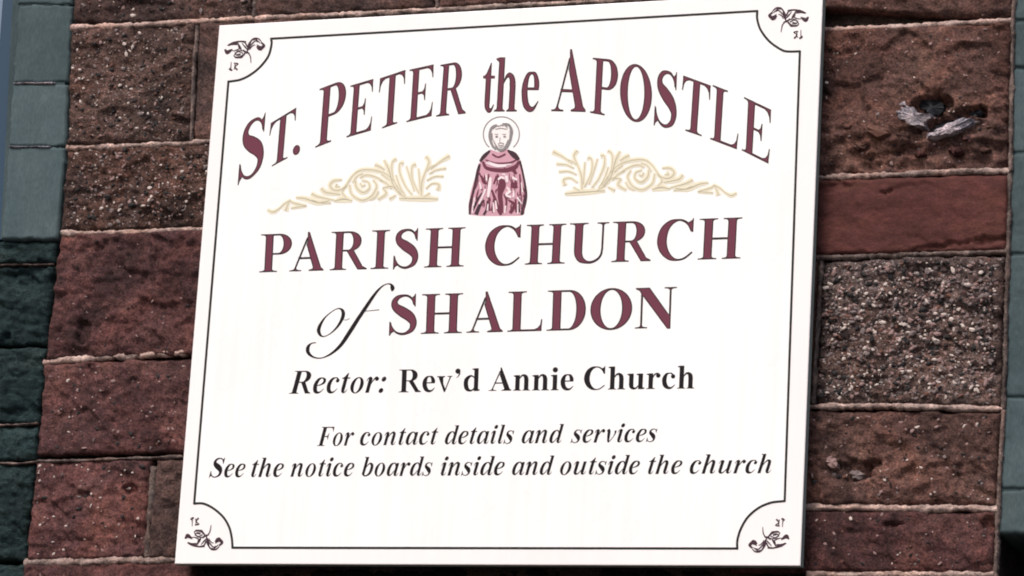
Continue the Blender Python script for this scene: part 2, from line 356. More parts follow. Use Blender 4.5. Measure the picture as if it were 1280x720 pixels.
mk('R5', (918, 638), (1243, 641), (1240, 715), (914, 713), 'red', 26, amp=0.005,
   dips=[(*xz(1118, 655), 0.02, 0.004, 0.008), (*xz(1235, 655), 0.012, 0.010, 0.008)])
mk('R6', (1006, 721), (1239, 722), (1234, 852), (998, 852), 'red', 27)
# pebbles and dark hole chips set in the faces
pebbles(st['A'][0], st['A'][1], 442, 1, wts=(0.09, .2, .3, .3, .11))
pebbles(st['D'][0], st['D'][1], 510, 2, wts=(0.15, .2, .2, .3, .15))
pebbles(st['F'][0], st['F'][1], 952, 3, wts=(0.14, .2, .25, .3, .11))
pebbles(st['G'][0], st['G'][1], 102, 4, smax=0.0022, wts=(0.06, .3, .1, .44, .1))
pebbles(st['H'][0], st['H'][1], 272, 5, smax=0.003, wts=(0.10, .3, .15, .3, .15))
pebbles(st['I'][0], st['I'][1], 102, 6, smax=0.0034, wts=(0.28, .25, .1, .25, .12))
pebbles(st['R1'][0], st['R1'][1], 187, 7, smax=0.0028, wts=(0.08, .25, .2, .35, .12))
pebbles(st['R3'][0], st['R3'][1], 2300, 8, smin=0.0010, smax=0.0040, wts=(0.17, .22, .34, .21, .06))
pebbles(st['R4'][0], st['R4'][1], 255, 9, smax=0.003, wts=(0.12, .25, .2, .28, .15))
pebbles(st['R5'][0], st['R5'][1], 119, 10, smax=0.0026, wts=(0.10, .3, .15, .3, .15))
pebbles(st['K'][0], st['K'][1], 68, 12)
def chunk(parent, pts, d0, d1, m, seed, name='broken_face'):
    """angular shard: px outline, front proud d1 in the middle, back at d0"""
    rnd = random.Random(seed); dn = []
    for i in range(len(pts)):
        a, b = pts[i], pts[(i + 1) % len(pts)]
        for t in (0, 0.4, 0.72): dn.append((a[0] + (b[0] - a[0]) * t + rnd.uniform(-1.3, 1.3), a[1] + (b[1] - a[1]) * t + rnd.uniform(-1.1, 1.1)))
    pts = dn; n = len(pts); V = []; F = []
    for x, y in pts:
        p = at(x, y); V.append((p.x, -d0, p.z))
    cx = sum(p[0] for p in pts) / n; cy = sum(p[1] for p in pts) / n
    for x, y in pts:
        t = rnd.uniform(0.6, 0.85); p = at(cx + (x - cx) * t, cy + (y - cy) * t - 1); V.append((p.x, -(d1 + rnd.uniform(-0.0025, 0.0015)), p.z))
    p = at(cx, cy); V.append((p.x, -(d1 + 0.001), p.z))
    for i in range(n):
        j = (i + 1) % n; F.append((i, j, n + j, n + i)); F.append((n + i, n + j, 2 * n))
    F.append(tuple(range(n))[::-1])
    return mesh_obj(name, V, F, m, parent)
r1 = st['R1'][0]
chunk(r1, [(1115, 141), (1128, 133), (1143, 135), (1153, 145), (1174, 146), (1169, 155), (1160, 164), (1140, 163), (1120, 154)], -0.022, 0.013, M['pale'], 1)
chunk(r1, [(1120, 130), (1134, 128), (1136, 134), (1122, 136)], -0.02, 0.005, M['pale'], 11)
chunk(r1, [(1150, 178), (1168, 166), (1186, 157), (1206, 149), (1226, 147), (1224, 155), (1206, 168), (1182, 174), (1160, 181)], -0.020, 0.013, M['pale'], 2)
chunk(r1, [(1212, 150), (1228, 148), (1226, 156), (1212, 162)], -0.020, 0.002, M['peb2'], 3)
chunk(r1, [(1080, 166), (1092, 158), (1112, 163), (1118, 172), (1096, 176)], -0.010, 0.009, M['peb4'], 4)
chunk(r1, [(1138, 128), (1150, 121), (1168, 120), (1182, 127), (1186, 138), (1176, 147), (1160, 146), (1150, 136)], -0.03, -0.007, M['hollowshade'], 21, 'hollow_shade')  # dark pieces added to deepen the shade of the hollow
chunk(r1, [(1158, 163), (1170, 155), (1190, 147), (1205, 142), (1204, 149), (1186, 157), (1170, 165), (1160, 170)], -0.03, -0.004, M['hollowshade'], 22, 'hollow_shade')
chunk(r1, [(1206, 141), (1216, 135), (1228, 136), (1232, 142), (1220, 147), (1208, 147)], -0.03, -0.005, M['hollowshade'], 23, 'hollow_shade')
chunk(r1, [(1051, 160), (1057, 155), (1069, 157), (1067, 162), (1058, 164)], -0.012, 0.0065, M['brown'], 40)
chunk(r1, [(1093, 120), (1097, 116), (1107, 117), (1105, 122), (1098, 123)], -0.012, 0.0065, M['red'], 41)
chunk(r1, [(1118, 172), (1126, 166), (1142, 168), (1139, 175), (1127, 178)], -0.012, 0.0065, M['brown'], 42)
chunk(r1, [(1202, 175), (1211, 169), (1228, 171), (1225, 178), (1212, 181)], -0.012, 0.0065, M['red'], 43)
chunk(r1, [(1230, 160), (1237, 155), (1250, 157), (1248, 163), (1238, 165)], -0.012, 0.0065, M['brown'], 44)
chunk(r1, [(1184, 190), (1191, 185), (1206, 186), (1203, 193), (1192, 195)], -0.012, 0.0065, M['red'], 45)
chunk(r1, [(1063, 185), (1071, 179), (1087, 181), (1084, 188), (1072, 191)], -0.012, 0.0065, M['brown'], 46)
chunk(r1, [(1141, 195), (1147, 190), (1159, 192), (1157, 197), (1148, 199)], -0.012, 0.0065, M['red'], 47)
chunk(r1, [(1223, 190), (1229, 185), (1241, 187), (1239, 192), (1230, 194)], -0.012, 0.0065, M['brown'], 48)
chunk(r1, [(1038, 172), (1043, 168), (1054, 169), (1052, 174), (1044, 176)], -0.012, 0.0065, M['red'], 49)
r4 = st['R4'][0]
chunk(r4, [(1031, 572), (1040, 568), (1050, 575), (1050, 587), (1040, 589), (1031, 582)], -0.010, 0.004, M['peb1'], 5)
chunk(r4, [(1058, 590), (1072, 586), (1084, 594), (1078, 602), (1064, 600)], -0.012, 0.001, M['peb2'], 6)

# pointing
joint(pier, [(88, 34), (170, 31), (200, 29), (270, 25), (330, 22), (545, 12), (700, 3), (860, -5), (960, -12)], 4.5, M['mortar'], 1)
joint(pier, [(246, 32), (241, 100), (239, 176)], 3.4, M['mortardull'], 2, 0.003)
joint(pier, [(317.5, -120), (318, 0), (317, 22)], 4, M['mortardull'], 3)
joint(pier, [(546, -120), (546, 10)], 4, M['mortardull'], 33)
joint(pier, [(83, 184), (160, 182), (255, 177), (390, 172)], 4.5, M['mortar'], 4, 0.005)
joint(pier, [(76, 290.5), (110, 292), (180, 289), (252, 286), (390, 280)], 4.5, M['mortar'], 5, 0.005)
joint(pier, [(54, 453), (75, 450), (130, 447), (180, 443), (240, 440), (385, 436)], 5, M['mortar'], 6, 0.003)
joint(pier, [(46, 576.5), (110, 575.5), (160, 573), (228, 571), (380, 568)], 2.6, M['mortardull'], 7, 0.001)
joint(pier, [(191.5, 583), (188, 630), (182, 697)], 6, M['mortardull'], 8, 0.002)
joint(pier, [(30, 703), (110, 702), (150, 700), (215, 700), (232, 700.5)], 5.5, M['mortar'], 9, 0.004)
joint(pier, [(975, 42), (1030, 37.5), (1130, 33), (1200, 29), (1264, 25)], 4.5, M['mortar'], 10, 0.005)
joint(pier, [(975, 226), (1030, 221), (1100, 219), (1165, 215), (1262, 213)], 4.5, M['mortar'], 11, 0.005)
joint(pier, [(975, 326), (1020, 322), (1100, 319), (1200, 316), (1260, 314)], 4, M['mortardull'], 12, 0.003)
joint(pier, [(1026, 326), (1022, 400), (1016, 506)], 3.4, M['mortardull'], 13, 0.001)
joint(pier, [(960, 508), (1020, 508), (1110, 507), (1180, 509), (1255, 511)], 4.5, M['mortar'], 14, 0.003)
joint(pier, [(960, 636), (1020, 634), (1070, 633), (1120, 636), (1200, 635), (1247, 635.5)], 5, M['mortar'], 15, 0.004)
joint(pier, [(1008, 717), (1050, 718), (1242, 718)], 5, M['mortar'], 16, 0.003)
joint(pier, [(1269, -100), (1266, 20), (1264, 120), (1263, 214)], 3.4, M['mortardull'], 17, 0.001)
joint(pier, [(1262, 214), (1260, 318), (1256, 440), (1254, 512)], 3.4, M['mortardull'], 18, 0.001)
joint(pier, [(1254, 512), (1249, 600), (1247, 650), (1244, 720), (1240, 780)], 3.4, M['mortardull'], 19, 0.001)

# bedding core behind the face stones (follows the pier's edges)
def core(parent, T0, T1, ya, yb, d0, d1, m, name):
    ys = [ya + (yb - ya) * i / 12 for i in range(13)]; V = []; F = []
    for y in ys:
        for x in (T0(y), T1(y)):
            p = at(x, y); V += [(p.x, -d0, p.z), (p.x, -d1, p.z)]
    for i in range(12):
        a = i * 4; b = a + 4
        F += [(a, b, b + 2, a + 2), (a + 1, a + 3, b + 3, b + 1), (a, a + 1, b + 1, b), (a + 2, b + 2, b + 3, a + 3)]
    F += [(0, 2, 3, 1), (48, 49, 51, 50)]
    return mesh_obj(name, V, F, m, parent)
core(pier, lambda y: lin(XL, y) + 2, lambda y: lin(XR, y) - 1, -178, 852, -0.022, -0.30, M['bed'], 'mortar_bed')

# rows of stone that carry on above and below the photograph
pz_top = at(640, -178).z; pz_bot = at(640, 855).z; px0 = at(60, 360).x; px1 = at(1256, 360).x
rnd = random.Random(5)
def rows(parent, x0, x1, z0, z1, face, kinds, seed, rh=(0.12, 0.18), w_=(0.2, 0.34), back=-0.08):
    r = random.Random(seed); z = z0; n = 0
    while z < z1 - 0.03:
        h = min(r.uniform(*rh), z1 - z)
        if z1 - (z + h) < 0.06: h = z1 - z
        x = x0
        while x < x1 - 0.01:
            ww = min(r.uniform(*w_), x1 - x)
            if x1 - (x + ww) < 0.09: ww = x1 - x
            stone(parent, [(x + 0.004, z + h - 0.004), (x + ww - 0.004, z + h - 0.004), (x + ww - 0.004, z + 0.004), (x + 0.004, z + 0.004)], M[r.choice(kinds)], seed + n, face=face, amp=0.006, res=0.012, back=back, edge=0.01)
            n += 1; x += ww
        z += h
KR = ['red', 'brown', 'breccia', 'darkstone', 'redsmooth']
rows(pier, px0, px1, 0.0, pz_bot - 0.03, 0.004, KR, 300)
rows(pier, px0, px1, pz_top + 0.03, 3.6, 0.004, KR, 400)
v, f = box_vf(px0 + 0.004, px1 - 0.004, 0.004, 0.30, 0.0, pz_bot + 0.02); mesh_obj('mortar_bed', v, f, M['bed'], pier)
v, f = box_vf(px0 + 0.004, px1 - 0.004, 0.004, 0.30, pz_top - 0.02, 3.6); mesh_obj('mortar_bed', v, f, M['bed'], pier)

# ================================================================== LEFT WINDOW SURROUND (dressed green stone) AND WINDOW
sur = thing('window_surround', (at(50, 200).x, 0, 0), 'grey green dressed stone blocks edging the window, left of the rough pier', 'window surround')
GD = 0.0
def gblock(parent, x0f, x1f, y0, y1, m, seed, d=-0.012, **k):
    q = [xz(x0f(y0), y0, d), xz(x1f(y0), y0, d), xz(x1f(y1), y1, d), xz(x0f(y1), y1, d)]
    return stone(parent, q, M[m], seed, face=d, back=-0.20, name='block', facet=(1.0 if m == 'greendark' else 0.0), **k)[0]
xgl = lambda y: 23 - 0.075 * y
xle = lambda y: lin(XL, y) - 2.0
for k, (ya, yb) in enumerate([(-170, 5.2), (6, 103.4), (104.4, 182.5), (183.5, 299)]):
    gblock(sur, xgl, xle, ya, yb, 'green', 60 + k, amp=0.0022, rough=0.25, edge=0.0012)
xfar = lambda y: -120 - 0.08 * y
for k, (ya, yb, mm) in enumerate([(301, 328, 'greendark'), (332, 430, 'greendark'), (434, 529, 'greendark'), (532, 575, 'greendark'), (580, 700, 'greendark'), (704, 850, 'greendark')]):
    gblock(sur, xfar, xle, ya, yb, mm, 70 + k, d=-0.02, amp=0.009, label='dark green rough stone below the window' if k == 0 else None)
BXF = [(0, 3, 2, 1), (4, 5, 6, 7), (0, 1, 5, 4), (1, 2, 6, 5), (2, 3, 7, 6), (3, 0, 4, 7)]
gb = [at(24, -170, -0.0145), at(96, -170, -0.0145), at(70, 298, -0.0145), at(1, 298, -0.0145)]
mesh_obj('bedding', [(p.x, 0.0148, p.z) for p in gb] + [(p.x, 0.18, p.z) for p in gb], BXF, M['green'], sur)
def hj(parent, pts, wid, m, seed, d): return joint(parent, pts, wid, m, seed, d)
hj(sur, [(17, 104), (50, 103.8), (68, 103.5)], 1.5, M['pale'], 41, -0.0100)
hj(sur, [(11, 183), (62, 183)], 1.2, M['pale'], 42, -0.0100)
hj(sur, [(-20, 331), (30, 331), (66, 330)], 1.6, M['mortardull'], 43, -0.0195)
hj(sur, [(-20, 531), (20, 531), (46, 529)], 1.8, M['mortardull'], 44, -0.0195)
hj(sur, [(-20, 579), (20, 579), (44, 577)], 1.8, M['mortardull'], 45, -0.0195)
wx1 = at(0, 150).x; zt = at(0, -170).z; zs = at(0, 300).z
xa = at(20, 0).x
win = thing('window', (wx1 - 0.3, 0.1, zs), 'blue framed window pane at the left edge of the photo, beside the green stone jamb', 'window')
def strip(parent, fx0, fx1, ya, yb, d0, d1, m, name):
    V = []
    for y in (ya, yb):
        for x in (fx0(y), fx1(y)):
            p = at(x, y, d0); V += [(p.x, -d0, p.z), (p.x, -d1, p.z)]
    F = [(0, 4, 6, 2), (1, 3, 7, 5), (0, 1, 5, 4), (2, 6, 7, 3), (0, 2, 3, 1), (4, 5, 7, 6)]
    return mesh_obj(name, V, F, m, parent)
strip(win, lambda y: 4 - 0.075 * y, lambda y: 27 - 0.075 * y, -170, 299, -0.03, -0.09, M['blueframe'], 'frame')
strip(win, lambda y: -700 - 0.075 * y, lambda y: -676 - 0.075 * y, -170, 299, -0.03, -0.09, M['blueframe'], 'frame')
strip(win, lambda y: -676 - 0.075 * y, lambda y: 3.6 - 0.075 * y, -170, 299, -0.065, -0.075, M['glass'], 'pane')
# rest of the wall left of the window (outside the photograph)
lx = at(-700, 150).x
lw = thing('side_wall', (lx - 0.6, 0, 0), 'plain continuation of the stone wall beyond the left window', 'wall')
rows(lw, lx - 1.2, lx, 0.0, 3.6, 0.004, KR, 500, w_=(0.24, 0.42))
v, f = box_vf(lx - 1.2, lx - 0.003, 0.004, 0.30, 0, 3.6); mesh_obj('mortar_bed', v, f, M['bed'], lw)
v, f = box_vf(lx, at(30, 852).x - 0.02, 0.18, 0.34, 0, 3.6); mesh_obj('core', v, f, M['bed'], sur)
rows(sur, lx, px0 - 0.01, 0.0, at(0, 850).z, -0.02, ['greendark'], 600, back=-0.2)

# ================================================================== RIGHT WINDOW SURROUND
sur2 = thing('window_surround', (at(1275, 200).x, 0, 0), 'grey green dressed stone blocks at the right edge, ending above a black gap', 'window surround')
xrs = lambda y: lin(XR, y) + 2.0
xre = lambda y: 1400 - 0.03 * y
for k, (ya, yb) in enumerate([(-170, 25), (26.5, 84), (85.2, 191), (192.2, 317), (318.2, 496), (497.2, 611), (612.2, 667)]):
    gblock(sur2, xrs, xre, ya, yb, 'green', 80 + k, d=-0.003, amp=0.003, rough=0.5, edge=0.0015)
gb = [at(1271, -170, -0.006), at(1396, -170, -0.006), at(1390, 664, -0.006), at(1250, 664, -0.006)]
mesh_obj('bedding', [(p.x, 0.0062, p.z) for p in gb] + [(p.x, 0.18, p.z) for p in gb], BXF, M['green'], sur2)
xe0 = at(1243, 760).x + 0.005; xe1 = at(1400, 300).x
v, f = box_vf(xe0, xe1, 0.20, 0.30, 0.0, 3.6); mesh_obj('core', v, f, M['recess_shade'], sur2)  # recess shade put into the core's near-black colour
v, f = box_vf(xe1, xe1 + 1.2, 0.004, 0.30, 0, 3.6)
rw = thing('side_wall', (xe1 + 0.6, 0, 0), 'plain continuation of the stone wall beyond the right window surround', 'wall')
mesh_obj('mortar_bed', v, f, M['bed'], rw)
rows(rw, xe1, xe1 + 1.2, 0.0, 3.6, 0.004, KR, 700, w_=(0.24, 0.42))

# ================================================================== THE SIGN
BD = 0.034                      # front face stands this far off the wall
BT = 0.015
sign = thing('church_sign', (at(630, 700, BD).x, -BD, at(630, 706, BD).z), 'large white rectangular church notice sign with maroon lettering fixed on the stone wall', 'sign')
TLc, TRc, BRc, BLc = [at(x, y, BD) for x, y in ((274, 31.5), (1029, -11), (1000.5, 707.5), (218, 705))]
def board():
    bm = bmesh.new(); fr = [bm.verts.new(p) for p in (TLc, BLc, BRc, TRc)]; bk = [bm.verts.new(p + Vector((0, BT, 0))) for p in (TLc, BLc, BRc, TRc)]
    bm.faces.new(fr); bm.faces.new(bk[::-1])
    for i in range(4): bm.faces.new((fr[i], bk[i], bk[(i + 1) % 4], fr[(i + 1) % 4]))
    bm.normal_update(); bmesh.ops.recalc_face_normals(bm, faces=bm.faces)
    ed = [e for e in bm.edges if all(abs(v.co.y + BD) < 1e-5 for v in e.verts)]
    bmesh.ops.bevel(bm, geom=ed, offset=0.0016, segments=3, affect='EDGES', profile=0.5)
    bm.normal_update()
    for fc in bm.faces: fc.material_index = 0 if fc.normal.y < -0.3 else 1
    me = bpy.data.meshes.new('board'); base = Vector(sign['_w'])
    for vv in bm.verts: vv.co -= base
    bm.to_mesh(me); bm.free(); me.materials.append(M['board']); me.materials.append(M['edge'])
    o = bpy.data.objects.new('board', me); COL.objects.link(o); o.parent = sign
board()
for x, y in ((300, 60), (990, 40), (270, 670), (960, 670)):      # stand-off studs behind the board
    p = at(x, y, 0.03); v, f = box_vf(p.x - 0.008, p.x + 0.008, -(BD - BT), 0.004, p.z - 0.008, p.z + 0.008); mesh_obj('bracket', v, f, M['steel'], sign)

# ---- flat print: contours -> clean triangulated sheets
def catmull(P, n=8, closed=False):
    P = [np.array(p, float) for p in P]
    if len(P) == 2: return [P[0] + (P[1] - P[0]) * t / 3 for t in range(4)]
    out = []; N = len(P)
    rng = range(N) if closed else range(N - 1)
    for i in rng:
        if closed: a, b, c, d = P[i - 1], P[i], P[(i + 1) % N], P[(i + 2) % N]
        else: a = P[i - 1] if i > 0 else 2 * P[0] - P[1]; b = P[i]; c = P[i + 1]; d = P[i + 2] if i + 2 < N else 2 * P[-1] - P[-2]
        for k in range(n):
            t = k / n
            out.append(0.5 * ((2 * b) + (c - a) * t + (2 * a - 5 * b + 4 * c - d) * t * t + (3 * b - a - 3 * c + d) * t ** 3))
    if not closed: out.append(P[-1])
    return out
def br(P, n=7, closed=False, cap=True):
    """brush stroke of varying width -> list of contours"""
    C = catmull(P, n, closed); N = len(C); Lf = []; Rt = []
    for i, c in enumerate(C):
        if closed: d = C[(i + 1) % N] - C[i - 1]
        else: d = C[min(i + 1, N - 1)] - C[max(i - 1, 0)]
        d = d[:2]; l = np.hypot(*d) or 1; nn = np.array([-d[1], d[0]]) / l; w_ = max(c[2], 0.01) / 2
        Lf.append(tuple(c[:2] + nn * w_)); Rt.append(tuple(c[:2] - nn * w_))
    out = []
    rng = range(N) if closed else range(N - 1)
    for i in rng:
        j = (i + 1) % N; out.append([Lf[i], Lf[j], Rt[j], Rt[i]])
    return [('+', q) for q in out]
def el(cx, cy, rx, ry, sign_='+', n=36, a0=0):
    return [(sign_, [(cx + rx * math.cos(2 * math.pi * k / n), cy + ry * math.sin(2 * math.pi * k / n)) for k in range(n)])]
def pl(*pts, s='+'): return [(s, list(pts))]
def rc(x0, x1, y0, y1): return pl((x0, y0), (x1, y0), (x1, y1), (x0, y1))
def inside(poly, X, Y):
    P = np.array(poly); x0, y0 = P[:, 0], P[:, 1]; x1, y1 = np.roll(x0, -1), np.roll(y0, -1)
    wn = np.zeros(len(X))
    for a, b, c, d in zip(x0, y0, x1, y1):
        if b == d: continue
        m = ((b <= Y) & (d > Y)) | ((d <= Y) & (b > Y)); t = (Y - b) / (d - b); wn += np.where(m & (X < a + t * (c - a)), 1 if d > b else -1, 0)
    return wn != 0
def triangulate(shape, eps=1e-4):
    V = []; E_ = []
    for s, c in shape:
        b0 = len(V); V += [Vector(p) for p in c]; n = len(c); E_ += [(b0 + i, b0 + (i + 1) % n) for i in range(n)]
    vo, eo, fo, _, _, _ = delaunay_2d_cdt(V, E_, [], 0, eps, False)
    P = np.array([(v.x, v.y) for v in vo]); T = np.array([f for f in fo if len(f) == 3])
    if not len(T): return P, T
    c = P[T].mean(axis=1); X, Y = c[:, 0], c[:, 1]
    add = np.zeros(len(T), bool); subm = np.zeros(len(T), bool)
    for s, q in shape:
        r = inside(q, X, Y)
        if s == '+': add |= r
        else: subm |= r
    return P, T[add & ~subm]
def loops_of(T):
    dirs = {}
    es = set()
    for a, b, c in T:
        for e in ((a, b), (b, c), (c, a)): es.add(e)
    bd = [e for e in es if (e[1], e[0]) not in es]
    nxt = {}
    for a, b in bd: nxt.setdefault(a, []).append(b)
    out = []
    while nxt:
        s = next(iter(nxt)); loop = [s]; cur = s
        while True:
            l = nxt.get(cur)
            if not l: break
            n_ = l.pop()
            if not l: del nxt[cur]
            if n_ == s: break
            loop.append(n_); cur = n_
        if len(loop) > 2: out.append(loop)
    return out
def inset(P, T, d):
    """shrink a triangulated shape by d; thin strokes vanish"""
    L_ = loops_of(T); segs = []; cons = []
    for lp in L_:
        pts = P[lp]; keep = [0]
        for i in range(1, len(pts)):
            if np.hypot(*(pts[i] - pts[keep[-1]])) > d * 0.15: keep.append(i)
        pts = pts[keep]
        if len(pts) < 3: continue
        # resample long edges
        Q = []
        for i in range(len(pts)):
            a, b = pts[i], pts[(i + 1) % len(pts)]; l = np.hypot(*(b - a)); k = max(1, int(l / (d * 2.5)))
            for t in range(k): Q.append(a + (b - a) * t / k)
        Q = np.array(Q); segs += [(Q[i], Q[(i + 1) % len(Q)]) for i in range(len(Q))]
        t = np.roll(Q, -1, 0) - np.roll(Q, 1, 0); l = np.hypot(t[:, 0], t[:, 1]); l[l == 0] = 1
        nn = np.stack([-t[:, 1], t[:, 0]], 1) / l[:, None]
        cons.append(Q + nn * d)
    if not cons: return P, T[:0]
    V = []; E_ = []
    for c in cons:
        b0 = len(V); V += [Vector(p) for p in c]; E_ += [(b0 + i, b0 + (i + 1) % len(c)) for i in range(len(c))]
    vo, eo, fo, _, _, _ = delaunay_2d_cdt(V, E_, [], 0, d * 0.02, False)
    P2 = np.array([(v.x, v.y) for v in vo]); T2 = np.array([f for f in fo if len(f) == 3])
    if not len(T2): return P2, T2
    c = P2[T2].mean(axis=1)
    A = np.array([s[0] for s in segs]); B = np.array([s[1] for s in segs]); AB = B - A; LL = (AB ** 2).sum(1) + 1e-12
    def dist(X):
        tt = np.clip(((X[:, None, :] - A[None]) * AB[None]).sum(2) / LL[None], 0, 1)
        return np.sqrt((((A[None] + tt[..., None] * AB[None]) - X[:, None, :]) ** 2).sum(2)).min(1)
    ins = np.zeros(len(T2), int)
    for a, b in segs:
        if a[1] == b[1]: continue
        m = ((a[1] <= c[:, 1]) & (b[1] > c[:, 1])) | ((b[1] <= c[:, 1]) & (a[1] > c[:, 1]))
        ins += np.where(m & (c[:, 0] < a[0] + (c[:, 1] - a[1]) / (b[1] - a[1]) * (b[0] - a[0])), 1 if b[1] > a[1] else -1, 0)
    return P2, T2[(ins != 0) & (dist(c) > d * 0.9)]
class Print:
    def __init__(s): s.V = []; s.F = []; s.I = []
    def add(s, P, T, lift, mi):
        if not len(T): return
        b0 = len(s.V); s.V += [tuple(at(x, y, BD + lift)) for x, y in P]
        for a, b, c in T:
            ax, ay = P[a]; bx, by = P[b]; cx, cy = P[c]
            if (bx - ax) * (cy - ay) - (by - ay) * (cx - ax) > 0: a, c = c, a      # face the viewer
            s.F.append((b0 + a, b0 + b, b0 + c)); s.I.append(mi)
    def build(s, name, mats, parent, label=None):
        used = np.zeros(len(s.V), bool); F = np.array(s.F); used[F.ravel()] = True; mp = np.cumsum(used) - 1
        V = [v for v, u in zip(s.V, used) if u]
        return mesh_obj(name, V, [tuple(int(i) for i in mp[f]) for f in F], mats, parent, idx=s.I, label=label)
def mapshape(shape, fn): return [(s, [fn(x, y) for x, y in c]) for s, c in shape]

# ---- letterforms (em = 1000, capital height 676), drawn as stems, brackets and brush strokes
CH = 676
def foot(x0, x1, s0, s1, y=0, up=1, t=20, h=38):
    q = [(x0, y), (x1, y), (x1, y + up * t)]
    for k in range(1, 5):
        a = k / 5; q.append((x1 + (s1 - x1) * (1 - (1 - a) ** 2.2), y + up * (t + h * a * a)))
    q += [(s1, y + up * (t + h)), (s0, y + up * (t + h))]
    for k in range(4, 0, -1):
        a = k / 5; q.append((x0 + (s0 - x0) * (1 - (1 - a) ** 2.2), y + up * (t + h * a * a)))
    q.append((x0, y + up * t)); return [('+', q)]
def stem(x0, x1, y0=0, y1=CH, f=(60, 60), g=(60, 60)):
    s = rc(x0, x1, y0, y1)
    if f: s += foot(x0 - f[0], x1 + f[1], x0, x1, y0, 1)
    if g: s += foot(x0 - g[0], x1 + g[1], x0, x1, y1, -1)
    return s
def flag(x0, x1, y): return pl((x0 - 62, y - 14), (x0 - 62, y - 32), (x0 + 2, y - 62), (x1, y - 62), (x1, y), (x0 + 20, y))
def bowlP(x, x1, yt, yb, w_=150):
    my = (yt + yb) / 2; r = (yt - yb) / 2; xs = x + (x1 - x) * 0.38; s = []
    out = [(x, yt), (xs, yt)] + [(xs + (x1 - xs) * math.sin(t), my + r * math.cos(t)) for t in [math.pi * k / 24 for k in range(1, 24)]] + [(xs, yb), (x, yb)]
    xi = x1 - w_; ri = r - 17
    inn = [(x + 2, yt - 34), (xs - 20, yt - 34)] + [(xs - 20 + (xi - xs + 20) * math.sin(t), my + ri * math.cos(t)) for t in [math.pi * k / 24 for k in range(2, 23)]] + [(xs - 20, yb + 34), (x + 2, yb + 34)]
    return out, inn
def ring(out, inn):
    """closed outline minus inner, as quads strip is not needed: use a bridged polygon"""
    return [('+', out + [out[0]] + [inn[0]] + inn[::-1] + [inn[0]])]
def annulus(cx, cy, rx, ry, ix, iy, n=40):
    q = []
    for k in range(n):
        a, b = 2 * math.pi * k / n, 2 * math.pi * (k + 1) / n
        q.append(('+', [(cx + rx * math.cos(a), cy + ry * math.sin(a)), (cx + rx * math.cos(b), cy + ry * math.sin(b)), (cx + ix * math.cos(b), cy + iy * math.sin(b)), (cx + ix * math.cos(a), cy + iy * math.sin(a))]))
    return q
def bowl(x, x1, yt, yb, w_=150, thin=32):
    """D-shaped bowl stroke as quads"""
    my = (yt + yb) / 2; r = (yt - yb) / 2; xs = x + (x1 - x) * 0.34; O = [(x, yt)]; I = [(x, yt - thin)]
    for k in range(0, 25):
        t = math.pi * k / 24
        O.append((xs + (x1 - xs) * math.sin(t) ** 0.92, my + r * math.cos(t)))
        I.append((xs - 8 + (x1 - w_ - xs + 8) * math.sin(t) ** 0.92, my + (r - thin) * math.cos(t)))
    O.append((x, yb)); I.append((x, yb + thin))
    return [('+', [O[i], O[i + 1], I[i + 1], I[i]]) for i in range(len(O) - 1)]
def armR(x, x1, y, up, h=170, t=34):       # horizontal arm ending in a tapering beak
    return rc(x, x1 - 4, *(sorted((y, y + up * t)))) + pl((x1 - 150, y + up * t * 0.9), (x1 - 80, y + up * (t + 22)), (x1 - 36, y + up * (t + 70)), (x1 - 18, y + up * h), (x1 + 4, y + up * h), (x1 - 8, y), (x1 - 150, y))
def armL(x, x0, y, up, h=170, t=34):
    return rc(x0 + 4, x, *(sorted((y, y + up * t)))) + pl((x0 + 150, y + up * t * 0.9), (x0 + 80, y + up * (t + 22)), (x0 + 36, y + up * (t + 70)), (x0 + 18, y + up * h), (x0 - 4, y + up * h), (x0 + 8, y), (x0 + 150, y))
G = {}
G['I'] = (389, stem(120, 270, f=(92, 92), g=(92, 92)))
G['H'] = (778, stem(112, 262, f=(88, 80), g=(88, 80)) + stem(516, 666, f=(80, 88), g=(80, 88)) + rc(255, 520, 322, 358))
G['L'] = (667, stem(112, 262, f=(88, 30), g=(88, 88)) + armR(200, 640, 0, 1, 200))
G['E'] = (667, stem(112, 262, f=(88, 20), g=(88, 20)) + armR(200, 625, 0, 1, 185) + armR(200, 600, CH, -1, 170)
          + rc(255, 440, 325, 357) + pl((440, 341), (440, 450), (418, 450), (400, 385), (360, 357), (360, 325), (400, 297), (418, 232), (440, 232)))
G['F'] = (611, stem(112, 262, f=(88, 100), g=(88, 20)) + armR(200, 590, CH, -1, 175)
          + rc(255, 430, 318, 350) + pl((430, 334), (430, 443), (408, 443), (390, 378), (350, 350), (350, 318), (390, 290), (408, 225), (430, 225)))
G['T'] = (667, stem(258, 408, f=(105, 105), g=None) + rc(60, 606, 642, CH) + armR(400, 632, CH, -1, 185) + armL(260, 34, CH, -1, 185))
G['P'] = (611, stem(112, 258, f=(90, 90), g=(90, 20)) + bowl(240, 600, CH, 305, 158))
G['R'] = (722, stem(112, 258, f=(88, 75), g=(88, 20)) + bowl(240, 600, CH, 322, 158) + pl((255, 352), (400, 352), (470, 330), (640, 62), (720, 22), (720, 0), (545, 0), (330, 322), (255, 322)))
G['D'] = (722, stem(112, 262, f=(92, 10), g=(92, 10)) + bowl(240, 690, CH, 0, 168))
G['O'] = (778, annulus(389, 337, 350, 352, 178, 318))
def arc_c(cx, cy, pts): return br([(cx + x, cy + y, w_) for x, y, w_ in pts])
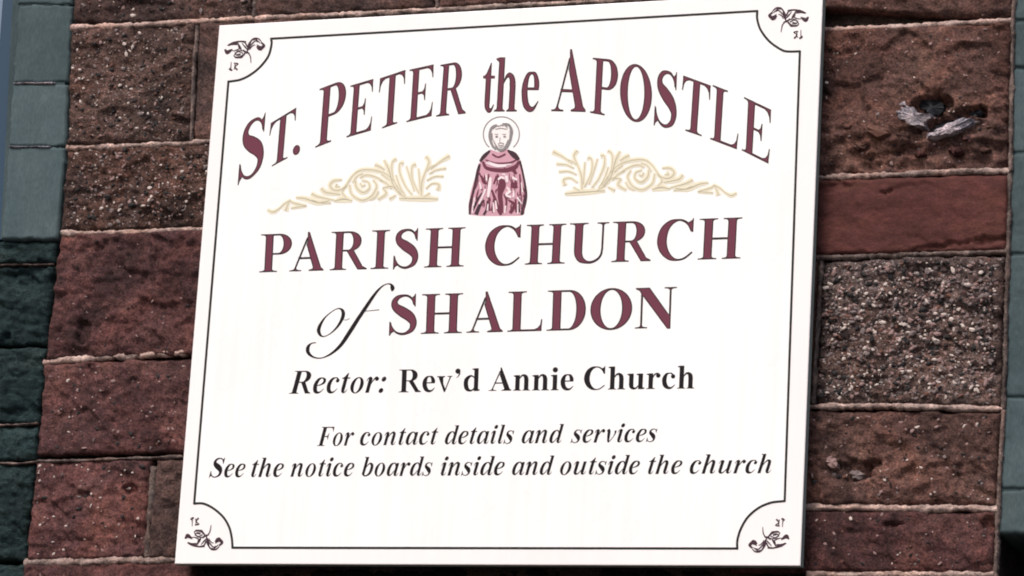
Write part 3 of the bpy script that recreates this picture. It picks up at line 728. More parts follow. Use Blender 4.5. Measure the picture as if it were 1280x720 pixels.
G['C'] = (722, br([(622, 470, 22), (570, 585, 44), (490, 648, 40), (395, 668, 36), (270, 630, 90), (165, 520, 145), (122, 345, 168), (160, 180, 150), (265, 55, 95), (390, 8, 38), (520, 32, 34), (650, 130, 30)], 8)
          + pl((655, 691), (655, 462), (632, 462), (600, 560), (545, 615), (585, 640), (628, 662), (636, 691)))
G['U'] = (722, stem(110, 258, 200, CH, f=None, g=(92, 88)) + stem(588, 624, 220, CH, f=None, g=(86, 86)) + br([(184, 240, 148), (192, 150, 142), (240, 62, 112), (340, 14, 54), (440, 14, 44), (540, 64, 40), (592, 140, 38), (606, 240, 36)], 8))
G['N'] = (722, stem(108, 142, 0, 640, f=(86, 86), g=None) + stem(582, 616, 0, CH, f=None, g=(86, 86)) + pl((16, CH), (250, CH), (600, 200), (616, 170), (616, -16), (560, -16), (120, 560), (80, 625), (16, 655)))
G['A'] = (722, pl((345, 691), (388, 691), (648, 62), (700, 22), (700, 0), (400, 0), (400, 22), (470, 40), (480, 64), (330, 470), (352, 530)) + br([(122, 40, 34), (352, 590, 38)]) + foot(10, 252, 104, 150, 0, 1) + rc(180, 430, 212, 248))
G['S'] = (556, br([(446, 500, 18), (420, 590, 34), (350, 650, 40), (262, 662, 44), (165, 630, 78), (112, 555, 110), (140, 465, 142), (255, 385, 178), (380, 300, 172), (445, 195, 128), (420, 85, 92), (330, 22, 52), (235, 10, 42), (140, 50, 34), (78, 130, 26), (55, 210, 16)], 8)
          + pl((478, 690), (462, 690), (446, 655), (400, 620), (440, 545), (458, 470), (480, 470)) + pl((32, -18), (50, -18), (70, 22), (120, 55), (70, 130), (52, 222), (30, 222)))
G['S'] = (556, [(s, c) for s, c in G['S'][1]])
G['.'] = (250, el(125, 72, 82, 84))
# lowercase roman bold
XH = 473
LC = {}
def arch(x, dx, y=461): return br([(x, y - 105, 26), (x + 55, y - 30, 48), (x + 120, y - 8, 70), (x + dx - 18, y - 55, 118), (x + dx + 4, y - 130, 140)], 7)
LC['h'] = (556, stem(78, 212, 0, 640, f=(56, 50), g=None) + flag(78, 212, CH) + arch(205, 200) + stem(343, 477, 0, 340, f=(48, 56), g=None))
LC['n'] = (556, stem(78, 212, 0, 430, f=(56, 50), g=None) + flag(78, 212, 461) + arch(205, 200) + stem(343, 477, 0, 340, f=(48, 56), g=None))
LC['i'] = (278, stem(72, 206, 0, 430, f=(56, 56), g=None) + flag(72, 206, 461) + el(139, 606, 80, 80))
LC['l'] = (278, stem(72, 206, 0, 640, f=(56, 56), g=None) + flag(72, 206, CH))
LC['r'] = (444, stem(78, 212, 0, 430, f=(56, 66), g=None) + flag(78, 212, 461) + br([(205, 330, 24), (250, 420, 40), (320, 452, 50), (370, 440, 60)], 7) + el(362, 392, 66, 66))
LC['u'] = (556, stem(70, 204, 120, 430, f=None, g=None) + flag(70, 204, 461) + br([(137, 150, 134), (150, 75, 120), (215, 24, 70), (290, 40, 45), (350, 110, 24)], 7) + stem(345, 479, 0, 430, f=None, g=None) + flag(345, 479, 461) + pl((400, 0), (479, 0), (540, 18), (540, 34), (479, 60)))
LC['e'] = (444, br([(352, 262, 110), (350, 340, 116), (308, 430, 78), (232, 458, 34), (150, 425, 80), (98, 320, 126), (92, 210, 136), (130, 95, 128), (215, 30, 84), (310, 34, 50), (408, 120, 18)], 8) + rc(130, 405, 252, 286))
LC['c'] = (444, br([(345, 395, 50), (300, 446, 42), (235, 458, 34), (150, 425, 80), (98, 320, 126), (92, 210, 136), (130, 95, 128), (215, 30, 84), (310, 34, 50), (412, 122, 18)], 8) + el(345, 362, 64, 64))
LC['o'] = (500, annulus(250, 230, 224, 244, 92, 214, 34))
LC['v'] = (500, pl((12, 461), (12, 440), (60, 425), (236, -14), (276, -14), (295, 40), (215, 240), (205, 410), (262, 440), (262, 461)) + br([(268, 10, 34), (420, 420, 34)]) + foot(330, 486, 402, 438, 461, -1))
LC['d'] = (556, br([(345, 395, 30), (280, 446, 44), (205, 440, 70), (110, 350, 126), (90, 225, 136), (120, 90, 128), (205, 22, 72), (290, 30, 44), (350, 90, 30)], 8) + stem(338, 472, 0, 640, f=None, g=None) + flag(338, 472, CH) + pl((400, 0), (472, 0), (534, 18), (534, 34), (472, 60)))
LC['b'] = (556, stem(66, 198, 10, 640, f=None, g=None) + flag(66, 198, CH) + br([(190, 380, 30), (260, 444, 44), (340, 436, 80), (440, 350, 130), (458, 225, 136), (430, 90, 124), (340, 20, 66), (250, 22, 44), (150, 60, 40)], 8))
LC['a'] = (500, br([(95, 350, 60), (130, 430, 44), (220, 456, 40), (320, 420, 100), (362, 330, 132), (362, 110, 132), (378, 50, 92), (425, 34, 48), (478, 66, 18)], 7) + el(108, 352, 62, 58) + br([(330, 285, 26), (210, 240, 48), (110, 160, 118), (110, 80, 110), (175, 36, 74), (250, 50, 50), (320, 110, 24)], 7))
LC['s'] = (389, [(s, [(x * 0.68 + 2, y * 0.69) for x, y in c]) for s, c in G['S'][1]] + br([(90, 330, 100), (200, 240, 118), (290, 140, 100)], 5))
LC['t'] = (333, stem(86, 220, 110, 440, f=None, g=None) + rc(20, 312, 424, 461) + pl((20, 430), (110, 500), (196, 620), (220, 620), (220, 440), (86, 420)) + br([(153, 150, 134), (160, 80, 124), (205, 30, 76), (265, 34, 46), (322, 100, 18)], 7))
LC["'"] = (300, el(140, 600, 80, 78) + br([(185, 590, 60), (190, 510, 40), (150, 440, 26), (90, 400, 12)], 6))
LC[':'] = (300, el(150, 68, 78, 80) + el(150, 400, 78, 80))
# italic lowercase: drawn upright with entry and exit strokes, then slanted
def ent(x, y=461): return br([(x - 66, y - 120, 16), (x - 30, y - 40, 34), (x + 20, y - 14, 60), (x + 60, y - 40, 90)], 5)
def ext(x): return br([(x, 120, 116), (x + 10, 55, 96), (x + 50, 22, 52), (x + 105, 50, 26), (x + 138, 120, 14)], 6)
IT = {}
IT['i'] = (278, rc(70, 186, 90, 450) + ent(80) + ext(128) + el(140, 600, 74, 74))
IT['l'] = (278, rc(70, 186, 90, CH) + pl((16, CH), (16, 655), (80, 630), (180, 630), (186, CH)) + ext(128))
IT['n'] = (556, rc(60, 176, 0, 440) + ent(68) + br([(165, 270, 22), (220, 380, 40), (300, 450, 64), (372, 410, 106), (384, 320, 116)], 7) + rc(326, 442, 90, 330) + ext(384))
IT['h'] = (556, rc(60, 176, 0, CH) + pl((6, CH), (6, 655), (70, 630), (170, 630), (176, CH)) + br([(165, 270, 22), (220, 380, 40), (300, 450, 64), (372, 410, 106), (384, 320, 116)], 7) + rc(326, 442, 90, 330) + ext(384))
IT['u'] = (556, rc(60, 176, 120, 450) + ent(70) + br([(118, 150, 116), (128, 70, 104), (190, 22, 60), (270, 60, 40), (340, 170, 22)], 7) + rc(336, 452, 90, 461) + ext(394))
IT['r'] = (400, rc(60, 176, 0, 440) + ent(68) + br([(165, 250, 22), (215, 370, 38), (280, 450, 52), (330, 440, 70)], 7) + el(328, 405, 60, 56))
IT['o'] = (500, annulus(240, 228, 208, 242, 92, 214, 34))
IT['c'] = (430, br([(330, 400, 46), (290, 448, 40), (228, 458, 32), (140, 415, 86), (88, 310, 122), (84, 200, 126), (122, 85, 116), (205, 26, 72), (300, 46, 40), (385, 140, 16)], 8) + el(326, 372, 58, 58))
IT['e'] = (430, br([(150, 232, 26), (260, 262, 46), (340, 330, 84), (330, 410, 78), (250, 456, 34), (150, 420, 86), (92, 310, 120), (86, 200, 126), (124, 85, 116), (205, 26, 72), (300, 46, 40), (385, 140, 16)], 8))
IT['a'] = (520, br([(350, 330, 26), (300, 430, 44), (225, 450, 40), (130, 380, 104), (88, 240, 124), (104, 100, 116), (175, 26, 58), (250, 70, 36), (335, 200, 22)], 8) + rc(332, 446, 90, 455) + ext(388))
IT['d'] = (520, br([(350, 330, 26), (300, 430, 44), (225, 450, 40), (130, 380, 104), (88, 240, 124), (104, 100, 116), (175, 26, 58), (250, 70, 36), (335, 200, 22)], 8) + rc(332, 446, 90, CH) + pl((276, CH), (276, 655), (340, 630), (440, 630), (446, CH)) + ext(388))
IT['b'] = (500, rc(60, 174, 60, CH) + pl((6, CH), (6, 655), (70, 630), (170, 630), (174, CH)) + br([(160, 290, 22), (220, 400, 40), (300, 448, 60), (390, 370, 112), (404, 240, 122), (370, 100, 104), (270, 24, 54), (180, 22, 50), (110, 80, 80)], 8))
IT['t'] = (300, rc(72, 188, 110, 461) + rc(8, 270, 425, 461) + pl((8, 428), (90, 500), (166, 600), (188, 600), (188, 440), (72, 420)) + ext(130))
IT['s'] = (389, LC['s'][1])
IT['v'] = (444, br([(40, 400, 40), (90, 440, 80), (125, 380, 112), (165, 180, 100), (205, 30, 60), (260, 60, 34), (350, 200, 30), (385, 330, 56), (370, 420, 80)], 7))
IT[':'] = (300, el(140, 62, 74, 74) + el(140, 400, 74, 74))
IT['R'] = G['R']; IT['F'] = G['F']; IT['S'] = G['S']
LC['R'] = G['R']; LC['A'] = G['A']; LC['C'] = G['C']
def bbox(sh, ylo=0, yhi=0):
    xs = [p[0] for s, c in sh if s == '+' for p in c]; return min(xs), max(xs)
def placed(sh, BL, BR, TR, TL, h=CH):
    x0, x1 = bbox(sh)
    def fn(x, y):
        a = (x - x0) / (x1 - x0); b = y / h
        return ((BL[0] * (1 - a) + BR[0] * a) * (1 - b) + (TL[0] * (1 - a) + TR[0] * a) * b,
                (BL[1] * (1 - a) + BR[1] * a) * (1 - b) + (TL[1] * (1 - a) + TR[1] * a) * b)
    return mapshape(sh, fn)
def two_tone(letters, name, label, d=1.25):
    pr = Print()
    for sh in letters:
        P, T = triangulate(sh, 1e-3)
        pr.add(P, T, 0.0003, 0)
        P2, T2 = inset(P, T, d)
        pr.add(P2, T2, 0.0005, 1)
    pr.build(name, [M['ink'], M['maroon']], sign, label)

# title, arched: every letter's own four corners
TI = [('S', (297, 230), (328, 214), (334, 141), (303, 156)), ('T', (333, 212), (366, 194), (371, 134), (338, 154)),
      ('P', (394, 185), (429, 171), (434, 98), (399.5, 111)), ('E', (433, 172), (464, 163), (468.5, 98), (438, 107)),
      ('T', (471, 163), (503, 152), (507.5, 87), (474.5, 98)), ('E', (508, 153), (540, 145), (544, 80), (512, 87)),
      ('R', (545, 146), (582, 142), (584, 75), (550.5, 81)),
      ('A', (689, 139), (732, 140), (734, 64), (692, 62)), ('P', (737.5, 141), (770, 147), (773.5, 75), (741, 72)),
      ('O', (774, 147), (814, 155), (816, 86), (776, 77)), ('S', (817, 155), (845, 162), (848, 92), (821, 86)),
      ('T', (849.5, 161), (884, 173), (889, 107), (853.5, 94)), ('L', (887.5, 174), (921.5, 187), (927, 120), (891, 106)),
      ('E', (927, 188), (961, 205), (966, 138), (930, 121))]
L1 = [placed(G[c][1], a, b, d, e) for c, a, b, d, e in TI]
L1.append(mapshape(el(0, 0, 4.6, 6.2, n=20), lambda x, y: (370.5 + x, 187.5 + y - 0.35 * x)))
def lc_at(ch, x0, x1, yb, yt, h, lean=0.055):      # h = em height that yt corresponds to
    sh = LC[ch][1]; H_ = yb - yt; o = lean * H_
    return placed(sh, (x0 - 0, yb), (x1 - 0, yb), (x1 + o, yt), (x0 + o, yt), h)
L1 += [lc_at('t', 601.5, 617, 140.5, 94.5, 461), lc_at('h', 617, 646, 139.5, 71.5, CH), lc_at('e', 650.5, 672.5, 139, 89.5, 475)]
two_tone(L1, 'title_lettering', 'arched maroon title reading ST. PETER the APOSTLE')
def row(ch, spans, b0, b1, t0, t1, xa, xb, lean=0.06):
    out = []
    yb = lambda x: b0 + (b1 - b0) * (x - xa) / (xb - xa); yt = lambda x: t0 + (t1 - t0) * (x - xa) / (xb - xa)
    for c, (x0, x1) in zip(ch, spans):
        o = lean * (yb(x0) - yt(x0)); x1b = x1 - (o if c in 'H' else o * 0.3); x0t = x0 + o
        out.append(placed(G[c][1], (x0, yb(x0)), (x1b, yb(x1b)), (x1b + o, yt(x1b)), (x0t, yt(x0t))))
    return out
two_tone(row('PARISHCHURCH', [(324, 364), (361.5, 405), (412, 459), (463, 486), (491, 523), (530, 582), (605, 650), (656, 708), (710, 760), (764, 814), (820, 866), (872, 928)], 340.5, 323, 293, 271.5, 324, 928, 0.05),
         'parish_lettering', 'maroon line reading PARISH CHURCH', 1.35)
two_tone(row('SHALDON', [(486, 521), (526, 579), (583, 629), (634, 678), (683, 732), (737, 790), (793, 845)], 418.5, 409.5, 369, 358.5, 486, 845, 0.035), 'place_lettering', 'maroon line reading SHALDON', 1.35)
# word OF in script
pr = Print()
of = br([(416.7, 388.3, 1.1), (405.8, 397.5, 1.9), (398.7, 410, 4.4), (399.6, 417.5, 3.8), (404.5, 420.6, 1.4), (413.3, 416.7, 1.4), (422.8, 407, 3.0), (428.5, 396, 4.4), (428.5, 389, 4.2), (424, 385.6, 1.6)], 8, closed=True)
of += br([(489.8, 364, 2.0), (490.6, 360, 5.5), (489, 356, 3.0), (485, 354.8, 1.4), (478.3, 357.5, 1.7), (470, 365.8, 3.3), (460, 380, 4.3), (446.7, 400, 4.8), (435, 418.3, 5.0), (425, 432.5, 4.2), (413.3, 442.5, 2.6), (401.7, 447.5, 1.4), (391.7, 446.3, 2.2), (385.3, 440.8, 4.4), (385, 434.2, 4.4), (389, 429.4, 1.8), (395, 428.3, 1.2)], 8)
of += br([(429, 399.6, .7), (433, 400, 0.8), (437, 398, .7)]) + br([(452, 389.2, .8), (463, 388.4, .9), (474, 387.2, 1.1)])
pr.add(*triangulate(of, 1e-3), 0.0003, 0); pr.build('script_lettering', [M['black']], sign, 'thin black script word of')
# small lines
def word(pr, txt, x0, x1, y0, y1, cap, tab, slant, gap=0.0, lift=0.0003, lean=0.06, mi=0):
    adv = 0; parts = []
    for c in txt:
        w_, sh = tab[c]; parts.append((adv, sh)); adv += w_ + gap
    allx = [adv0 + p[0] + slant * p[1] for adv0, sh in parts for s, c in sh for p in c]
    mn, mx = min(allx), max(allx); k = cap / CH
    for adv0, sh in parts:
        def fn(x, y):
            u = x0 + (x + adv0 + slant * y - mn) / (mx - mn) * (x1 - x0)
            return (u + lean * 0 * y, y0 + (y1 - y0) * (u - x0) / (x1 - x0) - y * k)
        pr.add(*triangulate(mapshape(sh, fn), 1e-3), lift, mi)
SL = 0.27
pr = Print()
word(pr, 'Rector:', 361, 483, 492.2, 490.7, 28.5, IT, 0.30, 14)
word(pr, "Rev'd", 498, 600, 490.5, 488.7, 28.5, LC, 0.04, 10)
word(pr, 'Annie', 610.5, 717, 488.6, 487.6, 28.5, LC, 0.04, 10)
word(pr, 'Church', 730, 868, 487.3, 485.6, 28.8, LC, 0.04, 10)
pr.build('rector_lettering', [M['black']], sign, "black line reading Rector: Rev'd Annie Church")
pr = Print()
bl4 = lambda x: 557.5 + (552.3 - 557.5) * (x - 396) / (822 - 396)
for t, a, b in (('For', 396, 443), ('contact', 450, 548), ('details', 556, 643), ('and', 652, 705), ('services', 713, 822)):
    word(pr, t, a, b, bl4(a), bl4(b), 23.8, IT, 0.33, 22)
bl5 = lambda x: 596.8 + (591.5 - 596.8) * (x - 261) / (964 - 261)
for t, a, b in (('See', 261, 307), ('the', 314, 355), ('notice', 363, 443), ('boards', 452, 541), ('inside', 551, 631), ('and', 640, 693), ('outside', 700, 800), ('the', 810, 853), ('church', 862, 964)):
    word(pr, t, a, b, bl5(a), bl5(b), 24.2, IT, 0.33, 22)
pr.build('notice_lettering', [M['black']], sign, 'two lines of black italic lettering about contact details and notice boards')

# border rule with concave corners
TLa = [(339, 48.4), (339.4, 55.5), (335.5, 70), (325.5, 83.3), (313.3, 93.3), (301, 99.4), (290, 101.5), (285.5, 102)]
BLa = [(242.7, 629.4), (253.7, 629.4), (266, 635), (278.7, 646), (286.3, 658.7), (289.7, 672.5), (290.6, 684.6)]
BRa = [(921.5, 685.6), (921.7, 675.5), (925.7, 661.7), (934.7, 646.4), (948.6, 634.6), (963.9, 628.3), (980.8, 626.2)]
TRa = [(999.8, 64.2), (985.5, 64.4), (976.7, 62.2), (962, 52), (951, 37.8), (946.5, 24), (946.5, 13.8)]
def wv(P, w_): return [(x, y, w_) for x, y in P]
sh = []
for A_ in (TLa, BLa, BRa, TRa): sh += br(wv(A_, 2.9), 6)
for a, b in ((TLa[-1], BLa[0]), (BLa[-1], BRa[0]), (BRa[-1], TRa[0]), (TRa[-1], TLa[0])): sh += br([(a[0], a[1], 2.9), (b[0], b[1], 2.9)])
for A_ in (TLa, BLa, BRa, TRa):
    for e in (A_[0], A_[-1]): sh += el(e[0], e[1], 1.6, 1.6, n=10)
pr = Print(); pr.add(*triangulate(sh, 1e-3), 0.0003, 0); pr.build('border_line', [M['line']], sign, 'thin dark border line with scooped corners')
pan = [p[:2] for A_ in (TLa, BLa, BRa, TRa) for p in catmull(wv(A_, 1), 5)]
pr = Print(); pr.add(*triangulate([('+', [tuple(p) for p in pan])], 1e-3), 0.00015, 0); pr.build('panel', [M['panel']], sign)

# corner flourishes
CO = [[(215, 240, 6), (280, 212, 24), (360, 195, 18), (425, 205, 28)], [(335, 215, 10), (355, 262, 32), (380, 292, 8)], [(188, 283, 16), (215, 325, 34), (255, 300, 24), (275, 280, 8)],
      [(290, 360, 8), (330, 312, 16), (380, 300, 12), (420, 320, 18), (380, 365, 24), (320, 376, 22), (290, 355, 8)], [(320, 345, 8), (370, 335, 12)],
      [(452, 295, 12), (460, 250, 40), (475, 200, 20), (510, 165, 20), (560, 165, 18), (600, 200, 10)], [(490, 220, 8), (530, 190, 14), (560, 205, 8)],
      [(545, 250, 14), (580, 282, 34), (632, 245, 26), (595, 208, 22)], [(440, 315, 8), (478, 360, 14), (490, 440, 6)],
      [(267, 425, 6), (266, 470, 10), (262, 525, 18)], [(244, 500, 20), (282, 522, 22)], [(298, 440, 16), (345, 448, 14), (312, 480, 14), (340, 518, 22)], [(312, 450, 10), (305, 512, 12)],
      [(232, 232, 6), (262, 222, 12), (300, 222, 16), (340, 214, 8)], [(380, 215, 8), (400, 240, 14), (420, 262, 18), (440, 285, 10)], [(300, 335, 8), (330, 350, 16), (370, 345, 14)], [(300, 325, 6), (350, 312, 10), (395, 330, 16)], [(395, 290, 12), (425, 315, 22), (450, 310, 10)], [(470, 255, 8), (500, 215, 16), (535, 185, 8)], [(500, 160, 8), (540, 178, 14), (585, 215, 10)], [(548, 232, 10), (570, 250, 20), (600, 262, 26), (620, 235, 12)], [(200, 300, 8), (225, 300, 14), (262, 285, 10)], [(440, 240, 10), (450, 275, 20), (440, 310, 14)],
      [(225, 245, 6), (270, 232, 10), (330, 232, 12)], [(405, 195, 10), (425, 225, 18), (440, 260, 12)], [(270, 300, 6), (300, 300, 12), (330, 290, 16), (365, 270, 10)], [(470, 290, 8), (485, 260, 14), (510, 240, 12), (530, 235, 6)], [(505, 180, 14), (535, 165, 16), (575, 172, 10)], [(560, 270, 16), (590, 292, 20), (615, 270, 18)], [(200, 288, 14), (220, 312, 20), (242, 318, 14)], [(345, 380, 8), (380, 378, 14), (405, 350, 12)], [(430, 330, 12), (455, 322, 14), (470, 335, 8)]]
for (cx, cy, sx, sy, lb) in ((306, 60, 1, 1, 'top left'), (985.5, 21, -1, 1, 'top right'), (255, 675, 0.95, -1, 'bottom left'), (961, 677, -1, -1, 'bottom right')):
    pr = Print(); sh = []
    for s in CO: sh += br([(cx + ((x / 9 + 260) - 306) * sx - (0.04 * ((y / 9 + 30) - 60) * sy), cy + ((y / 9 + 30) - 60) * sy - 0.03 * ((x / 9 + 260) - 306) * sx + 0.03 * (x / 9 - 46), max(w_ / 9.5, 0.85)) for x, y, w_ in s], 5)
    pr.add(*triangulate(sh, 1e-3), 0.0003, 0); pr.build('corner_flourish', [M['orn']], sign, 'small plum leaf flourish in the %s corner' % lb)

# gold scrolls
SC = [[(70, 405, 12), (105, 418, 18), (145, 395, 8), (170, 370, 10), (215, 345, 14)], [(182, 412, 26), (195, 375, 14), (205, 350, 8)], [(205, 350, 10), (240, 365, 16), (310, 380, 12)], [(215, 395, 8), (270, 385, 14), (310, 382, 8)],
      [(245, 330, 10), (300, 335, 22), (380, 360, 24), (450, 350, 14)], [(340, 305, 22), (375, 322, 20), (430, 335, 14), (480, 345, 8)], [(400, 270, 20), (425, 295, 24), (480, 305, 18), (520, 310, 8)],
      [(530, 220, 8), (480, 225, 18), (455, 255, 20), (485, 285, 22), (540, 270, 14), (590, 200, 12), (640, 162, 16), (720, 160, 18), (800, 185, 14), (850, 230, 10)],
      [(575, 250, 14), (590, 310, 16), (650, 345, 18), (710, 320, 18), (742, 260, 16), (720, 220, 10)], [(610, 225, 16), (620, 270, 20), (660, 298, 20), (697, 272, 16), (690, 235, 12), (652, 225, 10)], [(640, 210, 10), (680, 190, 16), (740, 205, 14), (800, 240, 10)],
      [(730, 128, 20), (760, 140, 22), (790, 158, 12)], [(788, 98, 12), (818, 160, 26), (840, 240, 22), (880, 300, 16), (930, 335, 12)], [(865, 90, 18), (840, 110, 14), (835, 160, 12), (850, 230, 12), (900, 300, 12)],
      [(908, 120, 26), (885, 122, 12), (886, 180, 14), (920, 260, 12), (960, 312, 10)], [(985, 125, 26), (960, 140, 12), (960, 210, 14), (985, 270, 12), (1005, 305, 8)],
      [(1045, 75, 22), (1065, 110, 18), (1042, 170, 12), (1020, 240, 20), (1018, 320, 14)], [(1192, 72, 26), (1130, 110, 14), (1075, 155, 8)], [(1170, 150, 14), (1110, 160, 10), (1065, 185, 8)], [(1155, 200, 12), (1100, 200, 10), (1050, 225, 8)],
      [(1118, 287, 24), (1126, 250, 16), (1085, 243, 10), (1045, 275, 10)], [(880, 335, 14), (960, 335, 24), (1050, 335, 28), (1120, 338, 14)], [(750, 342, 14), (800, 305, 20), (780, 270, 10)], [(780, 270, 8), (840, 262, 18), (885, 310, 10)], [(820, 340, 20), (862, 315, 10)], [(480, 352, 8), (540, 338, 34), (592, 350, 12)], [(760, 222, 10), (800, 240, 14), (835, 275, 10)],
      [(925, 135, 8), (945, 200, 10), (975, 290, 8)], [(1000, 150, 8), (1005, 210, 10), (1010, 290, 8)], [(860, 190, 8), (885, 260, 10), (920, 320, 8)], [(1070, 300, 8), (1050, 315, 12), (1030, 325, 8)], [(660, 180, 8), (620, 200, 10), (595, 240, 8)],
      [(640, 240, 10), (655, 260, 12), (672, 250, 8)], [(560, 255, 8), (530, 295, 14), (555, 330, 12)], [(500, 245, 8), (490, 262, 10), (515, 262, 8)], [(345, 345, 8), (400, 362, 10), (460, 362, 8)], [(860, 255, 8), (880, 290, 10), (905, 322, 8)], [(700, 345, 8), (735, 325, 12), (755, 290, 8)], [(770, 185, 8), (800, 205, 12), (825, 225, 8)], [(1100, 130, 8), (1070, 145, 10), (1050, 165, 8)]]
def lft(x, y): return (320 + x / 4.923, 180 + y / 4.923)
def rgt(x, y):
    X = (1256 - x) if x < 900 else (1256 - x) - (x - 900) * 0.04; Y = y + 17 - 72 * (X - 140) / 1050; return (680 + X / 4.923, 170 + Y / 4.923)
for fn, lb in ((lft, 'left'), (rgt, 'right')):
    pr = Print(); a = []; b = []; c_ = []
    for s in SC:
        q = [(*fn(x, y), w_ / 4.923) for x, y, w_ in s]
        c_ += br([(x, y, w_ * 1.1 + 2.6) for x, y, w_ in q], 3)
        a += br([(x, y, w_ * 1.15 + 0.5) for x, y, w_ in q], 5); b += br([(x, y, max(0.6, w_ * 0.24)) for x, y, w_ in q], 5)
    pr.add(*triangulate(c_, 1e-3), 0.0003, 2); pr.add(*triangulate(a, 1e-3), 0.0005, 0); pr.add(*triangulate(b, 1e-3), 0.0007, 1)
    pr.build('scroll_ornament', [M['goldpale'], M['gold'], M['cream']], sign, 'pale gold leaf scroll %s of the robed figure' % lb)

# robed saint
def sc(P): return [(560 + x / 4.8, 130 + y / 4.8) + ((w_[0] / 4.8,) if w_ else ()) for x, y, *w_ in P]
pr = Print()
body = sc([(255, 272), (215, 318), (185, 358), (165, 430), (135, 530), (125, 600), (124, 664), (200, 672), (300, 672), (440, 670), (462, 610), (472, 560), (468, 480), (450, 400), (430, 330), (400, 290), (355, 270), (305, 290)])
pr.add(*triangulate([('+', body)], 1e-3), 0.0003, 0)
dk = []
for s in [[(252, 280, 12), (218, 312, 24), (192, 345, 14)], [(358, 278, 12), (395, 305, 34), (425, 335, 20)], [(190, 360, 14), (178, 410, 20), (165, 470, 16), (148, 540, 14), (134, 600, 20), (130, 662, 12)],
          [(218, 575, 10), (190, 610, 20), (168, 664, 24)], [(236, 580, 8), (232, 630, 14), (214, 666, 14)], [(205, 530, 6), (175, 580, 14), (150, 640, 10)], [(430, 340, 14), (450, 420, 12), (466, 520, 16), (462, 580, 22), (442, 665, 16)], [(432, 560, 8), (425, 610, 12), (430, 650, 8)]]:
    dk += br(sc(s), 5)
pr.add(*triangulate(dk, 1e-3), 0.0005, 2)
mr = []
for s in [[(208, 345, 14), (235, 385, 20), (330, 398, 24), (400, 380, 26), (425, 345, 12)], [(225, 335, 8), (290, 356, 12), (370, 352, 10), (410, 335, 8)], [(345, 398, 38), (352, 392, 30)], [(310, 435, 20), (326, 480, 42), (312, 540, 30), (318, 600, 26), (322, 655, 18)],
          [(262, 515, 12), (282, 570, 18), (305, 640, 20), (318, 665, 12)], [(392, 395, 26), (410, 420, 14)], [(378, 485, 34), (415, 488, 36)], [(200, 430, 10), (215, 465, 22), (235, 480, 8)], [(180, 400, 10), (200, 440, 10)], [(245, 420, 8), (240, 500, 12), (250, 640, 10)],
          [(362, 575, 10), (398, 605, 20), (372, 655, 20)], [(405, 570, 12), (408, 650, 10)], [(335, 540, 8), (350, 580, 12), (345, 640, 10)], [(265, 300, 10), (300, 318, 10), (345, 300, 10)], [(430, 420, 8), (436, 500, 12), (430, 550, 8)], [(275, 570, 10), (262, 640, 12)], [(290, 430, 8), (275, 480, 10)]]:
    mr += br(sc(s), 5)
rs_ = random.Random(4)
for k in range(46):
    u = rs_.uniform(-1, 1); v0 = rs_.uniform(400, 610); ln = rs_.uniform(25, 75); sp = lambda v: 300 + (u * (95 + 75 * min(1, (v - 330) / 230)))
    q = [(sp(v0), v0, 3), (sp(v0 + ln * .5) + rs_.uniform(-6, 6), v0 + ln * .5, rs_.uniform(4, 9)), (sp(v0 + ln) + rs_.uniform(-8, 8), min(668, v0 + ln), 3)]
    mr.extend(br(sc(q), 4))
pr.add(*triangulate(mr, 1e-3), 0.0007, 1)
wh = []
for s in [[(228, 352, 8), (290, 372, 14), (350, 372, 8)], [(255, 440, 14), (250, 490, 22), (240, 560, 14)], [(285, 580, 8), (292, 630, 10)], [(350, 430, 18), (355, 470, 14)], [(375, 520, 20), (350, 545, 14), (380, 560, 12)], [(225, 510, 10), (205, 560, 10), (185, 600, 8)], [(445, 600, 6), (415, 560, 10)], [(345, 610, 10), (340, 655, 8)], [(385, 440, 16), (415, 455, 12)], [(300, 455, 10), (318, 440, 14), (340, 448, 10)], [(352, 500, 10), (368, 515, 12)], [(325, 420, 8), (345, 425, 10)], [(190, 470, 8), (200, 510, 10)], [(240, 345, 5), (300, 366, 10), (380, 362, 7)], [(270, 590, 6), (276, 650, 10)], [(395, 520, 8), (392, 560, 12)], [(228, 420, 7), (232, 460, 10)], [(440, 470, 6), (447, 530, 9)], [(150, 600, 5), (146, 655, 8)], [(420, 600, 5), (418, 660, 8)], [(160, 560, 8), (152, 610, 8)], [(236, 640, 8), (240, 600, 8)]]:
    wh += br(sc(s), 5)
pr.add(*triangulate(wh, 1e-3), 0.0009, 4)
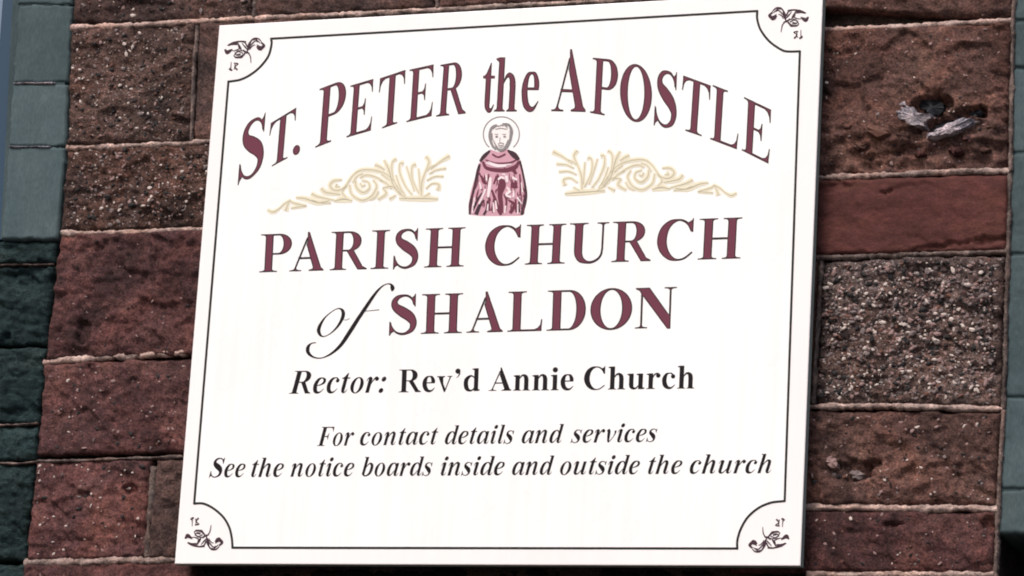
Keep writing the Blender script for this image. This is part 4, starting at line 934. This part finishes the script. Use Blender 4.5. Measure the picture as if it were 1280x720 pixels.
face = sc([(262, 160), (262, 200), (272, 240), (292, 268), (315, 280), (340, 268), (358, 240), (368, 200), (366, 160), (345, 138), (318, 132), (285, 138)])
pr.add(*triangulate([('+', face)], 1e-3), 0.0009, 5)
hd = []
for s in [[(292, 122, 6), (262, 142, 14), (250, 190, 16), (262, 240, 14), (285, 272, 8)], [(325, 118, 8), (365, 125, 14), (380, 165, 18), (370, 215, 12), (352, 262, 14)], [(284, 136, 5), (294, 130, 7), (304, 136, 5)], [(310, 132, 4), (322, 126, 7), (334, 133, 5)], [(338, 130, 4), (350, 134, 7), (356, 146, 5)], [(300, 245, 5), (318, 250, 6), (335, 245, 5)], [(314, 200, 3), (310, 225, 4), (318, 232, 3)], [(280, 182, 4), (302, 182, 5)], [(326, 182, 5), (350, 182, 4)], [(272, 215, 5), (282, 240, 8), (298, 262, 6)], [(360, 215, 5), (352, 240, 9), (335, 264, 6)], [(268, 150, 8), (290, 134, 8), (315, 132, 7)], [(302, 255, 4), (318, 260, 6), (334, 254, 4)], [(255, 170, 8), (257, 225, 9), (270, 262, 7)], [(372, 150, 6), (378, 195, 10), (366, 240, 8)], [(284, 252, 10), (300, 270, 14), (318, 276, 16), (338, 268, 14), (352, 250, 10)], [(300, 238, 5), (318, 234, 6), (336, 238, 5)], [(262, 175, 10), (266, 215, 8)], [(284, 152, 5), (318, 146, 6), (352, 152, 5)]]:
    hd += br(sc(s), 5)
for x in (292, 340): hd += mapshape(el(x, 196, 9, 7, n=12), lambda a, b: (560 + a / 4.8, 130 + b / 4.8))
hl = br(sc([(320 + 108 * math.cos(t), 182 - 105 * math.sin(t), 7) for t in [math.radians(a) for a in range(-48, 229, 12)]]), 3)
pr.add(*triangulate(hd, 1e-3), 0.0011, 3); pr.add(*triangulate(hl, 1e-3), 0.0003, 3)
pr.build('saint_emblem', [M['pink'], M['maroon'], M['orn'], M['halo'], M['blush'], M['skin']], sign, 'small haloed bald saint in maroon robe')

for o in bpy.data.objects:
    if '_w' in o: del o['_w']
# parts were written in world coordinates relative to their thing's base
